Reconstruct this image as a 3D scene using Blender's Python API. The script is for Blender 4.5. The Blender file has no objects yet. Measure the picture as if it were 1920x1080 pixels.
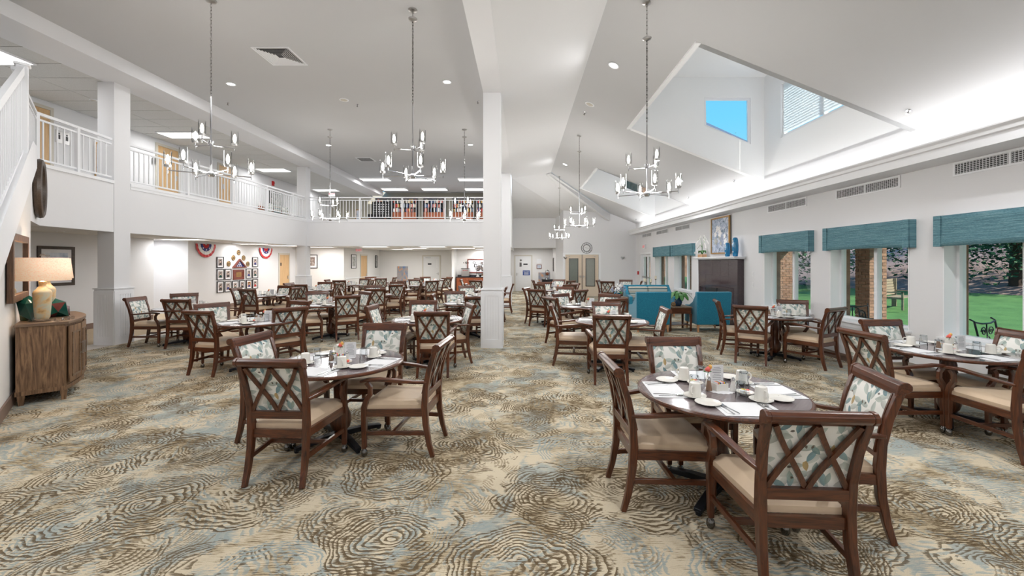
import bpy, bmesh, math, random
from mathutils import Vector, Matrix
random.seed(7)
R = math.radians
SC = bpy.context.scene
COL = SC.collection

# ---------------------------------------------------------------- camera, world, sun, exposure
F = 775.0; H = 1.70; CX = 978.0; CY = 491.0
cam_d = bpy.data.cameras.new('camera'); cam = bpy.data.objects.new('camera', cam_d); COL.objects.link(cam)
cam_d.sensor_width = 36; cam_d.lens = 36 * F / 1920
cam_d.shift_x = -18 / 1920; cam_d.shift_y = -49 / 1920
cam_d.clip_start = 0.05; cam_d.clip_end = 400
cam.location = (0, 0, H); cam.rotation_euler = (R(90), 0, 0)
SC.camera = cam

W = bpy.data.worlds.new('sky'); SC.world = W; W.use_nodes = True
nt = W.node_tree; bg = nt.nodes['Background']
gc = nt.nodes.new('ShaderNodeTexCoord'); gs = nt.nodes.new('ShaderNodeSeparateXYZ'); gr = nt.nodes.new('ShaderNodeValToRGB')
nt.links.new(gc.outputs['Generated'], gs.inputs[0]); nt.links.new(gs.outputs[2], gr.inputs[0])
gr.color_ramp.elements[0].position = 0.0; gr.color_ramp.elements[0].color = (.42, .66, .84, 1)
gr.color_ramp.elements[1].position = .75; gr.color_ramp.elements[1].color = (.10, .30, .72, 1)
e_ = gr.color_ramp.elements.new(.3); e_.color = (.17, .58, .88, 1)
nt.links.new(gr.outputs[0], bg.inputs[0]); bg.inputs[1].default_value = 1.25

sun_d = bpy.data.lights.new('sun', 'SUN'); sun_d.energy = 7.5; sun_d.angle = R(0.6); sun_d.color = (1, .95, .86)
sun = bpy.data.objects.new('sun', sun_d); COL.objects.link(sun)
sun.rotation_euler = Vector((-0.55, 0.60, -0.58)).to_track_quat('-Z', 'Y').to_euler()

SC.view_settings.view_transform = 'Standard'; SC.view_settings.look = 'None'
SC.view_settings.exposure = 0.0; SC.view_settings.gamma = 1.0
SC.view_settings.use_curve_mapping = False
try:
    SC.cycles.max_bounces = 6; SC.cycles.diffuse_bounces = 4; SC.cycles.glossy_bounces = 3
    SC.cycles.transparent_max_bounces = 24; SC.cycles.transmission_bounces = 4
    SC.cycles.caustics_reflective = False; SC.cycles.caustics_refractive = False
    SC.cycles.sample_clamp_indirect = 4.0
    SC.cycles.use_adaptive_sampling = True; SC.cycles.adaptive_threshold = .07
except Exception: pass

LK = 1.42          # common factor on every lamp
def lamp_light(kind, loc, power, size=.1, rot=None, color=(.985, .99, 1), size_y=None, spot=None):
    d = bpy.data.lights.new('lamp_light', kind); d.energy = power * LK; d.color = color
    if kind == 'AREA':
        d.size = size
        if size_y: d.shape = 'RECTANGLE'; d.size_y = size_y
        else: d.shape = 'DISK'
    elif kind == 'SPOT':
        d.shadow_soft_size = size; d.spot_size = R(spot or 150); d.spot_blend = .8
    else: d.shadow_soft_size = size
    o = bpy.data.objects.new('lamp_light', d); COL.objects.link(o); o.location = loc
    if rot: o.rotation_euler = rot
    return o

# ---------------------------------------------------------------- helpers
def lin(c):
    return tuple(((x / 255) / 12.92 if x / 255 <= .04045 else ((x / 255 + .055) / 1.055) ** 2.4) for x in c)

class MB:
    """collects shapes into one bmesh"""
    def __init__(s): s.bm = bmesh.new()
    def box(s, c, d, rz=0, M=None):
        m = Matrix.Translation(c) @ Matrix.Rotation(rz, 4, 'Z') @ Matrix.Diagonal((d[0], d[1], d[2], 1))
        if M: m = M @ m
        bmesh.ops.create_cube(s.bm, size=1, matrix=m); return s
    def bx(s, x0, x1, y0, y1, z0, z1):
        return s.box(((x0 + x1) / 2, (y0 + y1) / 2, (z0 + z1) / 2), (abs(x1 - x0), abs(y1 - y0), abs(z1 - z0)))
    def poly(s, pts):
        vs = [s.bm.verts.new(p) for p in pts]; s.bm.faces.new(vs); return s
    def prism(s, pts, vec):
        vec = Vector(vec); a = [s.bm.verts.new(p) for p in pts]; b = [s.bm.verts.new(Vector(p) + vec) for p in pts]
        n = len(pts); s.bm.faces.new(a[::-1]); s.bm.faces.new(b)
        for i in range(n): s.bm.faces.new((a[i], a[(i + 1) % n], b[(i + 1) % n], b[i]))
        return s
    def lathe(s, prof, c=(0, 0, 0), n=16, cap=True):
        c = Vector(c); rings = []
        for r, z in prof:
            rings.append([s.bm.verts.new(c + Vector((r * math.cos(2 * math.pi * i / n), r * math.sin(2 * math.pi * i / n), z))) for i in range(n)])
        for a, b in zip(rings, rings[1:]):
            for i in range(n): s.bm.faces.new((a[i], a[(i + 1) % n], b[(i + 1) % n], b[i]))
        if cap:
            s.bm.faces.new(rings[0][::-1]); s.bm.faces.new(rings[-1])
        return s
    def cyl(s, a, b, r, n=8, r2=None):
        a = Vector(a); b = Vector(b); return s.tube([a, b], [r, r if r2 is None else r2], n)
    def tube(s, pts, r, n=8):
        pts = [Vector(p) for p in pts]; rs = r if isinstance(r, (list, tuple)) else [r] * len(pts)
        return s.sweep(pts, [[(rr * math.cos(2 * math.pi * i / n), rr * math.sin(2 * math.pi * i / n)) for i in range(n)] for rr in rs])
    def sweep(s, pts, profs, side=None):
        pts = [Vector(p) for p in pts]; rings = []
        ref = None
        for k, p in enumerate(pts):
            t = (pts[min(k + 1, len(pts) - 1)] - pts[max(k - 1, 0)]).normalized()
            if side is not None: u = Vector(side); u = (u - t * u.dot(t)).normalized()
            else:
                u = ref if ref is not None else (Vector((0, 0, 1)) if abs(t.z) < .9 else Vector((1, 0, 0)))
                u = (u - t * u.dot(t)).normalized()
            ref = u; v = t.cross(u)
            rings.append([s.bm.verts.new(p + u * a + v * b) for a, b in profs[k]])
        n = len(rings[0])
        for a, b in zip(rings, rings[1:]):
            for i in range(n): s.bm.faces.new((a[i], a[(i + 1) % n], b[(i + 1) % n], b[i]))
        s.bm.faces.new(rings[0][::-1]); s.bm.faces.new(rings[-1]); return s
    def bar(s, pts, w, d, side=(1, 0, 0)):
        """rectangular bar along pts; w measured along side"""
        ws = w if isinstance(w, (list, tuple)) else [w] * len(pts); ds = d if isinstance(d, (list, tuple)) else [d] * len(pts)
        return s.sweep(pts, [[(-a / 2, -b / 2), (a / 2, -b / 2), (a / 2, b / 2), (-a / 2, b / 2)] for a, b in zip(ws, ds)], side)
    def ball(s, c, r, u=10, v=6, sc=(1, 1, 1)):
        bmesh.ops.create_uvsphere(s.bm, u_segments=u, v_segments=v, radius=r, matrix=Matrix.Translation(c) @ Matrix.Diagonal((*sc, 1))); return s
    def grid(s, f, nu, nv):
        g = [[s.bm.verts.new(f(i / nu, j / nv)) for j in range(nv + 1)] for i in range(nu + 1)]
        for i in range(nu):
            for j in range(nv): s.bm.faces.new((g[i][j], g[i + 1][j], g[i + 1][j + 1], g[i][j + 1]))
        return s
    def xf(s, M): bmesh.ops.transform(s.bm, matrix=M, verts=s.bm.verts); return s

def P(o, label=None, cat=None, group=None, kind=None):
    if label: o['label'] = label
    if cat: o['category'] = cat
    if group: o['group'] = group
    if kind: o['kind'] = kind
    return o

def ob(name, mb, mat, parent=None, loc=None, rz=0, bevel=0, smooth=False, solid=0, segs=2, **kw):
    me = bpy.data.meshes.new(name)
    bmesh.ops.recalc_face_normals(mb.bm, faces=mb.bm.faces)
    if smooth:
        for f in mb.bm.faces: f.smooth = True
    mb.bm.to_mesh(me); mb.bm.free()
    for m in (mat if isinstance(mat, list) else [mat]): me.materials.append(m)
    if smooth:
        try: me.set_sharp_from_angle(angle=R(40))
        except Exception: pass
    o = bpy.data.objects.new(name, me); COL.objects.link(o)
    if parent: o.parent = parent
    if loc is not None: o.location = loc
    if rz: o.rotation_euler = (0, 0, rz)
    if bevel:
        m = o.modifiers.new('b', 'BEVEL'); m.width = bevel; m.segments = segs; m.limit_method = 'ANGLE'; m.angle_limit = R(35)
    if solid:
        m = o.modifiers.new('s', 'SOLIDIFY'); m.thickness = solid
    return P(o, **kw)

def empty(name, loc=(0, 0, 0), rz=0, **kw):
    o = bpy.data.objects.new(name, None); COL.objects.link(o); o.location = loc; o.rotation_euler = (0, 0, rz)
    o.empty_display_size = .1
    return P(o, **kw)

KIDS = {}
def kids(o):
    if o.name not in KIDS: KIDS[o.name] = list(o.children)
    return KIDS[o.name]
def copy_tree(o, parent=None, loc=None, rz=None, **kw):
    c = o.copy(); COL.objects.link(c)
    if parent: c.parent = parent
    if loc is not None: c.location = loc
    if rz is not None: c.rotation_euler = (0, 0, rz)
    for ch in kids(o):
        copy_tree(ch, c)
    return P(c, **kw)
class Proto:
    """first use hands out the built thing itself, later uses copies"""
    def __init__(s, o): s.o = o; s.used = False
    def at(s, loc, rz=0, **kw):
        if not s.used:
            s.used = True; s.o.location = loc; s.o.rotation_euler = (0, 0, rz); return P(s.o, **kw)
        return copy_tree(s.o, loc=loc, rz=rz, **kw)

def px2w(px, py, z):            # only used to read positions off: point of height z
    Y = F * (H - z) / (py - CY); return ((px - CX) * Y / F, Y)

# ---------------------------------------------------------------- materials
class NT:
    def __init__(s, name):
        s.m = bpy.data.materials.new(name); s.m.use_nodes = True; s.t = s.m.node_tree
        s.b = s.t.nodes['Principled BSDF']; s.out = s.t.nodes['Material Output']
    def n(s, typ, **kw):
        nd = s.t.nodes.new(typ)
        for k, v in kw.items():
            if k == 'inp':
                for a, b in v.items():
                    if hasattr(b, 'is_linked') or isinstance(b, bpy.types.NodeSocket): s.t.links.new(b, nd.inputs[a])
                    else: nd.inputs[a].default_value = b
            else: setattr(nd, k, v)
        return nd
    def l(s, a, b): s.t.links.new(a, b)
    def math(s, op, a, b=None, c=None):
        nd = s.t.nodes.new('ShaderNodeMath'); nd.operation = op
        for i, v in enumerate((a, b, c)):
            if v is None: continue
            if isinstance(v, bpy.types.NodeSocket): s.l(v, nd.inputs[i])
            else: nd.inputs[i].default_value = v
        return nd.outputs[0]
    def mix(s, f, a, b):
        nd = s.t.nodes.new('ShaderNodeMix'); nd.data_type = 'RGBA'
        for i, v in ((0, f), (6, a), (7, b)):
            if isinstance(v, bpy.types.NodeSocket): s.l(v, nd.inputs[i])
            else: nd.inputs[i].default_value = v if i == 0 else (*v, 1)
        return nd.outputs[2]
    def ramp(s, f, stops, interp='LINEAR'):
        nd = s.t.nodes.new('ShaderNodeValToRGB'); nd.color_ramp.interpolation = interp
        e = nd.color_ramp.elements
        while len(e) < len(stops): e.new(.5)
        for i, (p, c) in enumerate(stops): e[i].position = p; e[i].color = (*c, 1) if len(c) == 3 else c
        s.l(f, nd.inputs[0]); return nd.outputs[0]
    def coord(s, kind='Object', scale=(1, 1, 1), rot=(0, 0, 0), rnd=0):
        tc = s.t.nodes.new('ShaderNodeTexCoord'); src = tc.outputs[kind]
        if rnd:
            oi = s.t.nodes.new('ShaderNodeObjectInfo')
            v = s.n('ShaderNodeVectorMath', operation='SCALE', inp={0: oi.outputs['Location'], 'Scale': rnd}).outputs[0]
            src = s.n('ShaderNodeVectorMath', operation='ADD', inp={0: src, 1: v}).outputs[0]
        mp = s.t.nodes.new('ShaderNodeMapping'); mp.inputs['Scale'].default_value = scale; mp.inputs['Rotation'].default_value = rot
        s.l(src, mp.inputs[0]); return mp.outputs[0]
    def noise(s, vec, scale, detail=2, rough=.5, dist=0):
        nd = s.t.nodes.new('ShaderNodeTexNoise'); s.l(vec, nd.inputs['Vector'])
        nd.inputs['Scale'].default_value = scale; nd.inputs['Detail'].default_value = detail
        nd.inputs['Roughness'].default_value = rough; nd.inputs['Distortion'].default_value = dist
        return nd
    def bump(s, h, strength=.2, dist=.01):
        nd = s.t.nodes.new('ShaderNodeBump'); nd.inputs['Strength'].default_value = strength; nd.inputs['Distance'].default_value = dist
        s.l(h, nd.inputs['Height']); s.l(nd.outputs[0], s.b.inputs['Normal'])

def plain(name, c, rough=.6, metal=0, emit=0, var=.04, ecol=None, spec=None, coat=0):
    t = NT(name); c = lin(c)
    if var and not emit:
        v = t.coord('Object'); nz = t.noise(v, 14, 3)
        a = tuple(x * (1 - var) for x in c); b = tuple(min(1, x * (1 + var)) for x in c)
        t.l(t.mix(nz.outputs[0], a, b), t.b.inputs['Base Color'])
    else: t.b.inputs['Base Color'].default_value = (*c, 1)
    t.b.inputs['Roughness'].default_value = rough; t.b.inputs['Metallic'].default_value = metal
    if spec is not None: t.b.inputs['Specular IOR Level'].default_value = spec
    if coat: t.b.inputs['Coat Weight'].default_value = coat
    if emit:
        t.b.inputs['Emission Color'].default_value = (*(lin(ecol) if ecol else c), 1); t.b.inputs['Emission Strength'].default_value = emit
    return t.m

def wood(name, dark, light, rough=.35, scale=1, axis='Z', spec=.5, coat=0, swirl=2.0):
    t = NT(name)
    sc = {'Z': (18, 18, 1.6), 'X': (1.6, 18, 18), 'Y': (18, 1.6, 18)}[axis]
    v = t.coord('Object', tuple(x * scale for x in sc), rnd=.37)
    n1 = t.noise(v, 1.5, 6, .6, swirl); n2 = t.noise(v, 6, 3, .6)
    f = t.math('ADD', t.math('MULTIPLY', n1.outputs[0], .7), t.math('MULTIPLY', n2.outputs[0], .3))
    t.l(t.ramp(f, [(.34, lin(dark)), (.66, lin(light))]), t.b.inputs['Base Color'])
    t.b.inputs['Roughness'].default_value = rough; t.b.inputs['Specular IOR Level'].default_value = spec
    if coat: t.b.inputs['Coat Weight'].default_value = coat; t.b.inputs['Coat Roughness'].default_value = .15
    t.bump(n2.outputs[0], .06, .002)
    return t.m

def glassy(name, tint=(1, 1, 1), refl=1.0, rough=.02, trans=.92):
    t = NT(name); t.t.nodes.remove(t.b)
    tr = t.n('ShaderNodeBsdfTransparent'); tr.inputs[0].default_value = (*(x * trans for x in tint), 1)
    gl = t.n('ShaderNodeBsdfGlossy'); gl.inputs['Roughness'].default_value = rough
    lw = t.n('ShaderNodeLayerWeight'); lw.inputs[0].default_value = .18
    mx = t.n('ShaderNodeMixShader'); t.l(t.math('MULTIPLY', lw.outputs['Fresnel'], refl), mx.inputs[0])
    t.l(tr.outputs[0], mx.inputs[1]); t.l(gl.outputs[0], mx.inputs[2]); t.l(mx.outputs[0], t.out.inputs[0]); return t.m

M = {}
def mk_wall(name, c, b=.02):
    t = NT(name); v = t.coord('Object'); n1 = t.noise(v, .6, 2); n2 = t.noise(v, 160, 2)
    c = lin(c); t.l(t.mix(n1.outputs[0], tuple(x * .975 for x in c), tuple(min(1, x * 1.02) for x in c)), t.b.inputs['Base Color'])
    t.b.inputs['Roughness'].default_value = .85; t.b.inputs['Specular IOR Level'].default_value = .2
    t.bump(n2.outputs[0], b, .002); return t.m
M['wall'] = mk_wall('wall_paint', (231, 231, 233)); M['ceil'] = mk_wall('ceiling_paint', (224, 224, 225)); M['ceilshade'] = mk_wall('shaded_ceiling_paint', (200, 200, 201))  # last one: same ceiling paint darkened, its shade put into the colour
M['trim'] = plain('white_trim', (238, 239, 242), .45, var=.01)
M['dormer'] = mk_wall('daylit_white_paint', (246, 247, 248)); M['cream'] = mk_wall('warm_wall_paint', (228, 226, 224))  # dormer white is lightened, daylight put into the colour
def mk_tile():
    t = NT('acoustic_tile'); v = t.coord('Object'); n = t.noise(v, 90, 4, .7); n2 = t.noise(v, 1.2, 2)
    t.l(t.ramp(n.outputs[0], [(.32, lin((196, 194, 190))), (.5, lin((216, 215, 212)))]), t.b.inputs['Base Color'])
    t.b.inputs['Roughness'].default_value = .95; t.bump(n.outputs[0], .3, .004); return t.m
M['tile'] = mk_tile()
M['chairwood'] = wood('walnut_stain', (48, 24, 13), (112, 61, 34), .28, 1.0, 'Z', .5, .3)
M['chairwoodx'] = wood('walnut_stain_x', (48, 24, 13), (112, 61, 34), .28, 1.0, 'X', .5, .3)
M['chairwoody'] = wood('walnut_stain_y', (48, 24, 13), (112, 61, 34), .28, 1.0, 'Y', .5, .3)
M['vinyl'] = plain('tan_vinyl', (220, 196, 168), .42, var=.05)
M['chrome'] = plain('chrome', (205, 205, 208), .12, 1, var=0)
M['darkchrome'] = plain('dark_chrome', (120, 118, 116), .18, 1, var=0)
M['nickel'] = plain('brushed_nickel', (188, 186, 184), .3, 1, var=0)
M['blackmetal'] = plain('black_metal', (28, 31, 38), .45, .3, var=0)
M['black'] = plain('black_plastic', (22, 22, 24), .4, var=0)
M['ceramic'] = plain('white_ceramic', (236, 233, 226), .18, var=.01)
M['paper'] = plain('white_paper', (236, 236, 238), .8, var=.01)
M['inkgrey'] = plain('grey_ink', (120, 120, 125), .8, var=0)
M['steel'] = plain('cutlery_steel', (180, 180, 182), .16, 1, var=0)
M['glass'] = glassy('tumbler_glass', (.95, .97, .98), 1.0, .02, .96)
M['pane'] = glassy('window_glass', (.97, 1, .99), .12, .01, .98)
M['shadeglass'] = glassy('shade_glass', (1, 1, 1), 1.0, .12, .97)
M['bulb'] = plain('lit_bulb', (255, 250, 240), .5, emit=9, var=0)
M['lamp'] = plain('lit_diffuser', (255, 252, 246), .5, emit=3.2, var=0)
M['can'] = plain('lit_can', (255, 252, 246), .5, emit=8, var=0)
M['teal'] = None
M['doorwood'] = wood('maple_door', (196, 158, 112), (216, 180, 134), .45, .4, 'Z')
M['beigedoor'] = plain('beige_door', (214, 198, 178), .5, var=.02)
M['doorwhite'] = plain('white_door', (226, 226, 226), .5, var=.01)
M['baseb'] = plain('brown_baseboard', (126, 104, 92), .5, var=.05)
M['darkframe'] = wood('dark_frame', (42, 34, 28), (84, 68, 54), .4, 1.5, 'X')
M['red'] = plain('red_paint', (190, 28, 32), .5, var=0)
M['blue'] = plain('sign_blue', (34, 70, 140), .5, var=0)
M['orange'] = plain('orange', (232, 120, 30), .6, var=0)
M['green'] = plain('leaf_green', (62, 118, 52), .5, var=.15)
M['petalred'] = plain('petal_coral', (236, 110, 100), .6, var=.1)
M['petalyel'] = plain('petal_peach', (236, 180, 96), .6, var=.1)
M['petalwhite'] = plain('petal_white', (246, 244, 244), .6, var=.03)
M['salt'] = plain('salt', (226, 224, 220), .6, var=0); M['pepper'] = plain('pepper', (140, 112, 92), .7, var=.2)
M['pink'] = plain('pink_packet', (236, 120, 150), .6, var=0); M['yellow'] = plain('yellow_packet', (236, 214, 70), .6, var=0)
M['gold'] = plain('gold_frame', (164, 128, 78), .35, .6, var=.05)
M['bluevase'] = plain('glazed_blue', (8, 118, 168), .12, var=.2, coat=.5)
M['navyvase'] = plain('glazed_navy', (34, 66, 100), .15, var=.2, coat=.5)
M['rubber'] = plain('dark_rubber', (40, 40, 42), .7, var=0)
M['mulch'] = None

def mk_valance():
    t = NT('teal_linen'); v = t.coord('Object', (40, 3, 160)); n = t.noise(v, 1, 3, .7)
    v2 = t.coord('Object', (3, 2.2, 110)); n2 = t.noise(v2, 1, 4, .75)
    f = t.math('ADD', t.math('MULTIPLY', n.outputs[0], .35), t.math('MULTIPLY', n2.outputs[0], .65))
    t.l(t.ramp(f, [(.34, lin((60, 92, 104))), (.5, lin((88, 132, 144))), (.66, lin((136, 170, 176)))]), t.b.inputs['Base Color'])
    t.b.inputs['Roughness'].default_value = .8; t.bump(n2.outputs[0], .3, .003); return t.m
M['valance'] = mk_valance()
def mk_teal():
    t = NT('teal_velvet'); v = t.coord('Object'); n = t.noise(v, 60, 4, .7)
    t.l(t.ramp(n.outputs[0], [(.3, lin((0, 96, 128))), (.7, lin((28, 138, 164)))]), t.b.inputs['Base Color'])
    t.b.inputs['Roughness'].default_value = .85; t.b.inputs['Sheen Weight'].default_value = .3; t.bump(n.outputs[0], .15, .002); return t.m
M['teal'] = mk_teal()
def mk_stripe():
    t = NT('striped_fabric'); v = t.coord('Object', (1, 1, 1)); s = t.n('ShaderNodeSeparateXYZ', inp={0: v})
    f = t.math('FRACT', t.math('MULTIPLY', s.outputs[2], 6.5))
    t.l(t.ramp(f, [(0, lin((200, 205, 200))), (.3, lin((120, 150, 150))), (.5, lin((90, 110, 115))), (.62, lin((205, 200, 185))), (.85, lin((150, 140, 120)))], 'CONSTANT'), t.b.inputs['Base Color'])
    t.b.inputs['Roughness'].default_value = .8; return t.m
M['stripe'] = mk_stripe()

def mk_leaf_fabric():
    t = NT('leaf_print_fabric')
    tc = t.n('ShaderNodeTexCoord'); oi = t.n('ShaderNodeObjectInfo')
    off = t.n('ShaderNodeVectorMath', operation='SCALE', inp={0: oi.outputs['Location'], 'Scale': 0.0})
    sep = t.n('ShaderNodeSeparateXYZ', inp={0: tc.outputs['Object']})
    col = None
    base = lin((242, 241, 235)); cur = None
    layers = [  # scale, seed, length, width, threshold, palette
        (13, 0.0, .60, .24, .10, [(0, (206, 210, 202)), (.5, (192, 202, 194)), (.8, (212, 214, 206))]),
        (12.5, 3.1, .52, .21, .42, [(0, (138, 168, 170)), (.35, (160, 178, 172)), (.6, (190, 198, 188)), (.85, (122, 158, 166))]),
        (14, 7.7, .48, .20, .60, [(0, (104, 142, 150)), (.35, (158, 176, 168)), (.55, (190, 160, 100)), (.8, (130, 160, 158))]),
        (34.0, 11.3, .42, .22, .93, [(0, (88, 78, 66)), (.5, (110, 96, 80))]),
    ]
    cur = None
    for sc_, seed, L, Wd, thr, pal in layers:
        cmb = t.n('ShaderNodeCombineXYZ', inp={0: t.math('ADD', t.math('MULTIPLY', sep.outputs[0], sc_), seed), 1: t.math('ADD', t.math('MULTIPLY', sep.outputs[2], sc_), seed * 1.7)})
        vo = t.n('ShaderNodeTexVoronoi', voronoi_dimensions='2D', inp={'Vector': cmb.outputs[0], 'Scale': 1.0, 'Randomness': .85})
        d = t.n('ShaderNodeVectorMath', operation='SUBTRACT', inp={0: cmb.outputs[0], 1: vo.outputs['Position']})
        cs = t.n('ShaderNodeSeparateColor', inp={0: vo.outputs['Color']})
        rot = t.n('ShaderNodeVectorRotate', rotation_type='Z_AXIS', inp={'Vector': d.outputs[0], 'Angle': t.math('MULTIPLY', cs.outputs[0], 6.283)})
        s2 = t.n('ShaderNodeSeparateXYZ', inp={0: rot.outputs[0]})
        # pointed leaf: |y| < W*(1-(x/L)^2)
        xx = t.math('DIVIDE', s2.outputs[0], L); edge = t.math('MULTIPLY', t.math('SUBTRACT', 1.0, t.math('MULTIPLY', xx, xx)), Wd)
        ay = t.math('ABSOLUTE', s2.outputs[1])
        inside = t.math('GREATER_THAN', t.math('SUBTRACT', edge, ay), 0.0)
        keep = t.math('GREATER_THAN', cs.outputs[1], thr)
        vein = t.math('LESS_THAN', ay, .012)
        mask = t.math('MULTIPLY', t.math('MULTIPLY', inside, keep), .92)
        pc = t.ramp(cs.outputs[2], [(p, lin(c)) for p, c in pal], 'CONSTANT')
        sh = t.math('ADD', .9, t.math('MULTIPLY', s2.outputs[1], .8))
        pcs = t.n('ShaderNodeVectorMath', operation='SCALE', inp={0: pc, 'Scale': sh}).outputs[0]
        cur = t.mix(mask, base if cur is None else cur, pcs)
    t.l(cur, t.b.inputs['Base Color']); t.b.inputs['Roughness'].default_value = .6
    return t.m
M['leaf'] = mk_leaf_fabric()

def mk_carpet():
    t = NT('swirl_carpet')
    tc = t.n('ShaderNodeTexCoord'); v = tc.outputs['Object']
    nz = t.noise(v, 1.6, 3, .55)
    dis = t.n('ShaderNodeVectorMath', operation='SUBTRACT', inp={0: nz.outputs[1], 1: (.5, .5, .5)})
    dsc = t.n('ShaderNodeVectorMath', operation='SCALE', inp={0: dis.outputs[0], 'Scale': .46})
    vd = t.n('ShaderNodeVectorMath', operation='ADD', inp={0: v, 1: dsc.outputs[0]}).outputs[0]
    # streaks run along X
    st = t.noise(t.coord('Object', (9, 120, 1)), 1, 3, .7).outputs[0]
    st2 = t.noise(t.coord('Object', (3, 60, 1), (0, 0, 0)), 1, 3, .7).outputs[0]
    speck = t.noise(v, 230, 2, .6).outputs[0]
    big = t.noise(t.coord('Object', (1, 1.3, 1)), 1.3, 4, .6, .6).outputs[0]
    big2 = t.noise(t.coord('Object', (1.1, .9, 1), (0, 0, 1.0)), 1.9, 4, .6, .6).outputs[0]
    cream = lin((212, 199, 174)); brown = lin((98, 82, 60)); blue = lin((156, 166, 164)); sand = lin((182, 166, 138))
    c = t.mix(t.ramp(t.math('ADD', big, t.math('MULTIPLY', t.math('SUBTRACT', st, .5), .55)), [(.50, (0, 0, 0)), (.57, (1, 1, 1))]), cream, sand)
    c = t.mix(t.math('MULTIPLY', t.ramp(t.math('ADD', big2, t.math('MULTIPLY', t.math('SUBTRACT', st, .5), .35)), [(.55, (0, 0, 0)), (.60, (1, 1, 1))]), .8), c, blue)
    def rings(scale, seed, freq, rmax, lo):
        mp = t.n('ShaderNodeMapping', inp={0: vd}); mp.inputs['Location'].default_value = (seed, seed * .6, 0); mp.inputs['Scale'].default_value = (scale * .85, scale * 1.05, 1)
        vo = t.n('ShaderNodeTexVoronoi', voronoi_dimensions='2D', inp={'Vector': mp.outputs[0], 'Scale': 1.0, 'Randomness': .9})
        wob = t.noise(v, 7, 3, .6).outputs[0]
        dd = t.math('ADD', t.math('DIVIDE', vo.outputs['Distance'], scale), t.math('MULTIPLY', wob, .035))
        fr = t.math('FRACT', t.math('MULTIPLY', dd, freq))
        ln = t.math('LESS_THAN', fr, t.math('ADD', .46, t.math('MULTIPLY', t.math('SUBTRACT', st, .5), 2.2)))
        patch = t.noise(v, 2.3 + seed * .1, 3, .6).outputs[0]
        m = t.math('GREATER_THAN', t.math('ADD', patch, t.math('MULTIPLY', t.math('SUBTRACT', st2, .5), .25)), lo)
        m2 = t.math('LESS_THAN', dd, rmax)
        return t.math('MULTIPLY', t.math('MULTIPLY', ln, m), m2), t.n('ShaderNodeSeparateColor', inp={0: vo.outputs['Color']}).outputs[0], dd
    r1, k1, d1 = rings(1.25, 2.2, 31, .42, .45)
    r4, k4, d4 = rings(1.5, 23.7, 40, .36, .50)
    r2, k2, d2 = rings(1.9, 9.4, 36, .30, .47)
    r3, k3, d3 = rings(.8, 17.1, 22, .75, .50)
    c = t.mix(t.math('MULTIPLY', r3, .75), c, blue)
    c = t.mix(t.math('MULTIPLY', r4, .7), c, lin((140, 122, 96)))
    c = t.mix(t.math('MULTIPLY', r2, .8), c, t.mix(t.math('GREATER_THAN', k2, .5), blue, brown))
    c = t.mix(t.math('MULTIPLY', r1, .9), c, t.mix(t.math('GREATER_THAN', k1, .75), brown, blue))
    dk = t.math('MULTIPLY', t.math('GREATER_THAN', t.math('ADD', big, t.math('MULTIPLY', t.math('SUBTRACT', st, .5), 1.1)), .64), .8)
    c = t.mix(dk, c, brown)
    c = t.n('ShaderNodeVectorMath', operation='SCALE', inp={0: c, 'Scale': t.math('ADD', .72, t.math('MULTIPLY', speck, .56))}).outputs[0]
    t.l(c, t.b.inputs['Base Color']); t.b.inputs['Roughness'].default_value = 1; t.b.inputs['Specular IOR Level'].default_value = .05
    t.bump(speck, .5, .004); return t.m
M['carpet'] = mk_carpet()
def mk_carpet2():
    t = NT('beige_loop_carpet'); v = t.coord('Object', (20, 5, 1)); n = t.noise(v, 3, 4, .7)
    t.l(t.ramp(n.outputs[0], [(.3, lin((168, 146, 120))), (.7, lin((206, 188, 160)))]), t.b.inputs['Base Color']); t.b.inputs['Roughness'].default_value = 1
    t.bump(n.outputs[0], .4, .003); return t.m
M['carpet2'] = mk_carpet2()
M['vinylfloor'] = plain('pale_threshold', (206, 198, 190), .6, var=.03)
M['sidewood'] = wood('grey_oak', (70, 46, 30), (158, 124, 92), .5, .7, 'Z', swirl=3.2)
M['sidewoodtop'] = wood('grey_oak_top', (92, 72, 56), (140, 116, 94), .4, .6, 'Y')
M['cherry'] = wood('cherry_cabinet', (112, 54, 28), (162, 88, 50), .35, .6, 'Z')
M['benchwood'] = wood('weathered_bench', (120, 106, 88), (170, 150, 124), .7, 1, 'Y')
def mk_granite():
    t = NT('brown_granite'); v = t.coord('Object'); n = t.noise(v, 120, 4, .8); vo = t.n('ShaderNodeTexVoronoi', inp={'Vector': v, 'Scale': 90.0})
    c = t.ramp(n.outputs[0], [(.35, lin((36, 28, 32))), (.55, lin((74, 62, 66))), (.72, lin((128, 112, 110)))])
    t.l(c, t.b.inputs['Base Color']); t.b.inputs['Roughness'].default_value = .1; return t.m
M['granite'] = mk_granite()
M['counter'] = plain('black_granite', (34, 34, 40), .15, var=.3)
def mk_brick(name, a, b):
    t = NT(name); v = t.coord('Object', rnd=3.0); n = t.noise(v, 5, 3, .6); n2 = t.noise(v, 70, 3, .7)
    t.l(t.ramp(n.outputs[0], [(.3, lin(a)), (.7, lin(b))]), t.b.inputs['Base Color']); t.b.inputs['Roughness'].default_value = .9; t.bump(n2.outputs[0], .4, .004); return t.m
M['brick'] = mk_brick('fired_brick', (112, 84, 70), (160, 124, 102))
M['mortar'] = plain('mortar', (176, 162, 146), .95, var=.08)
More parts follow.
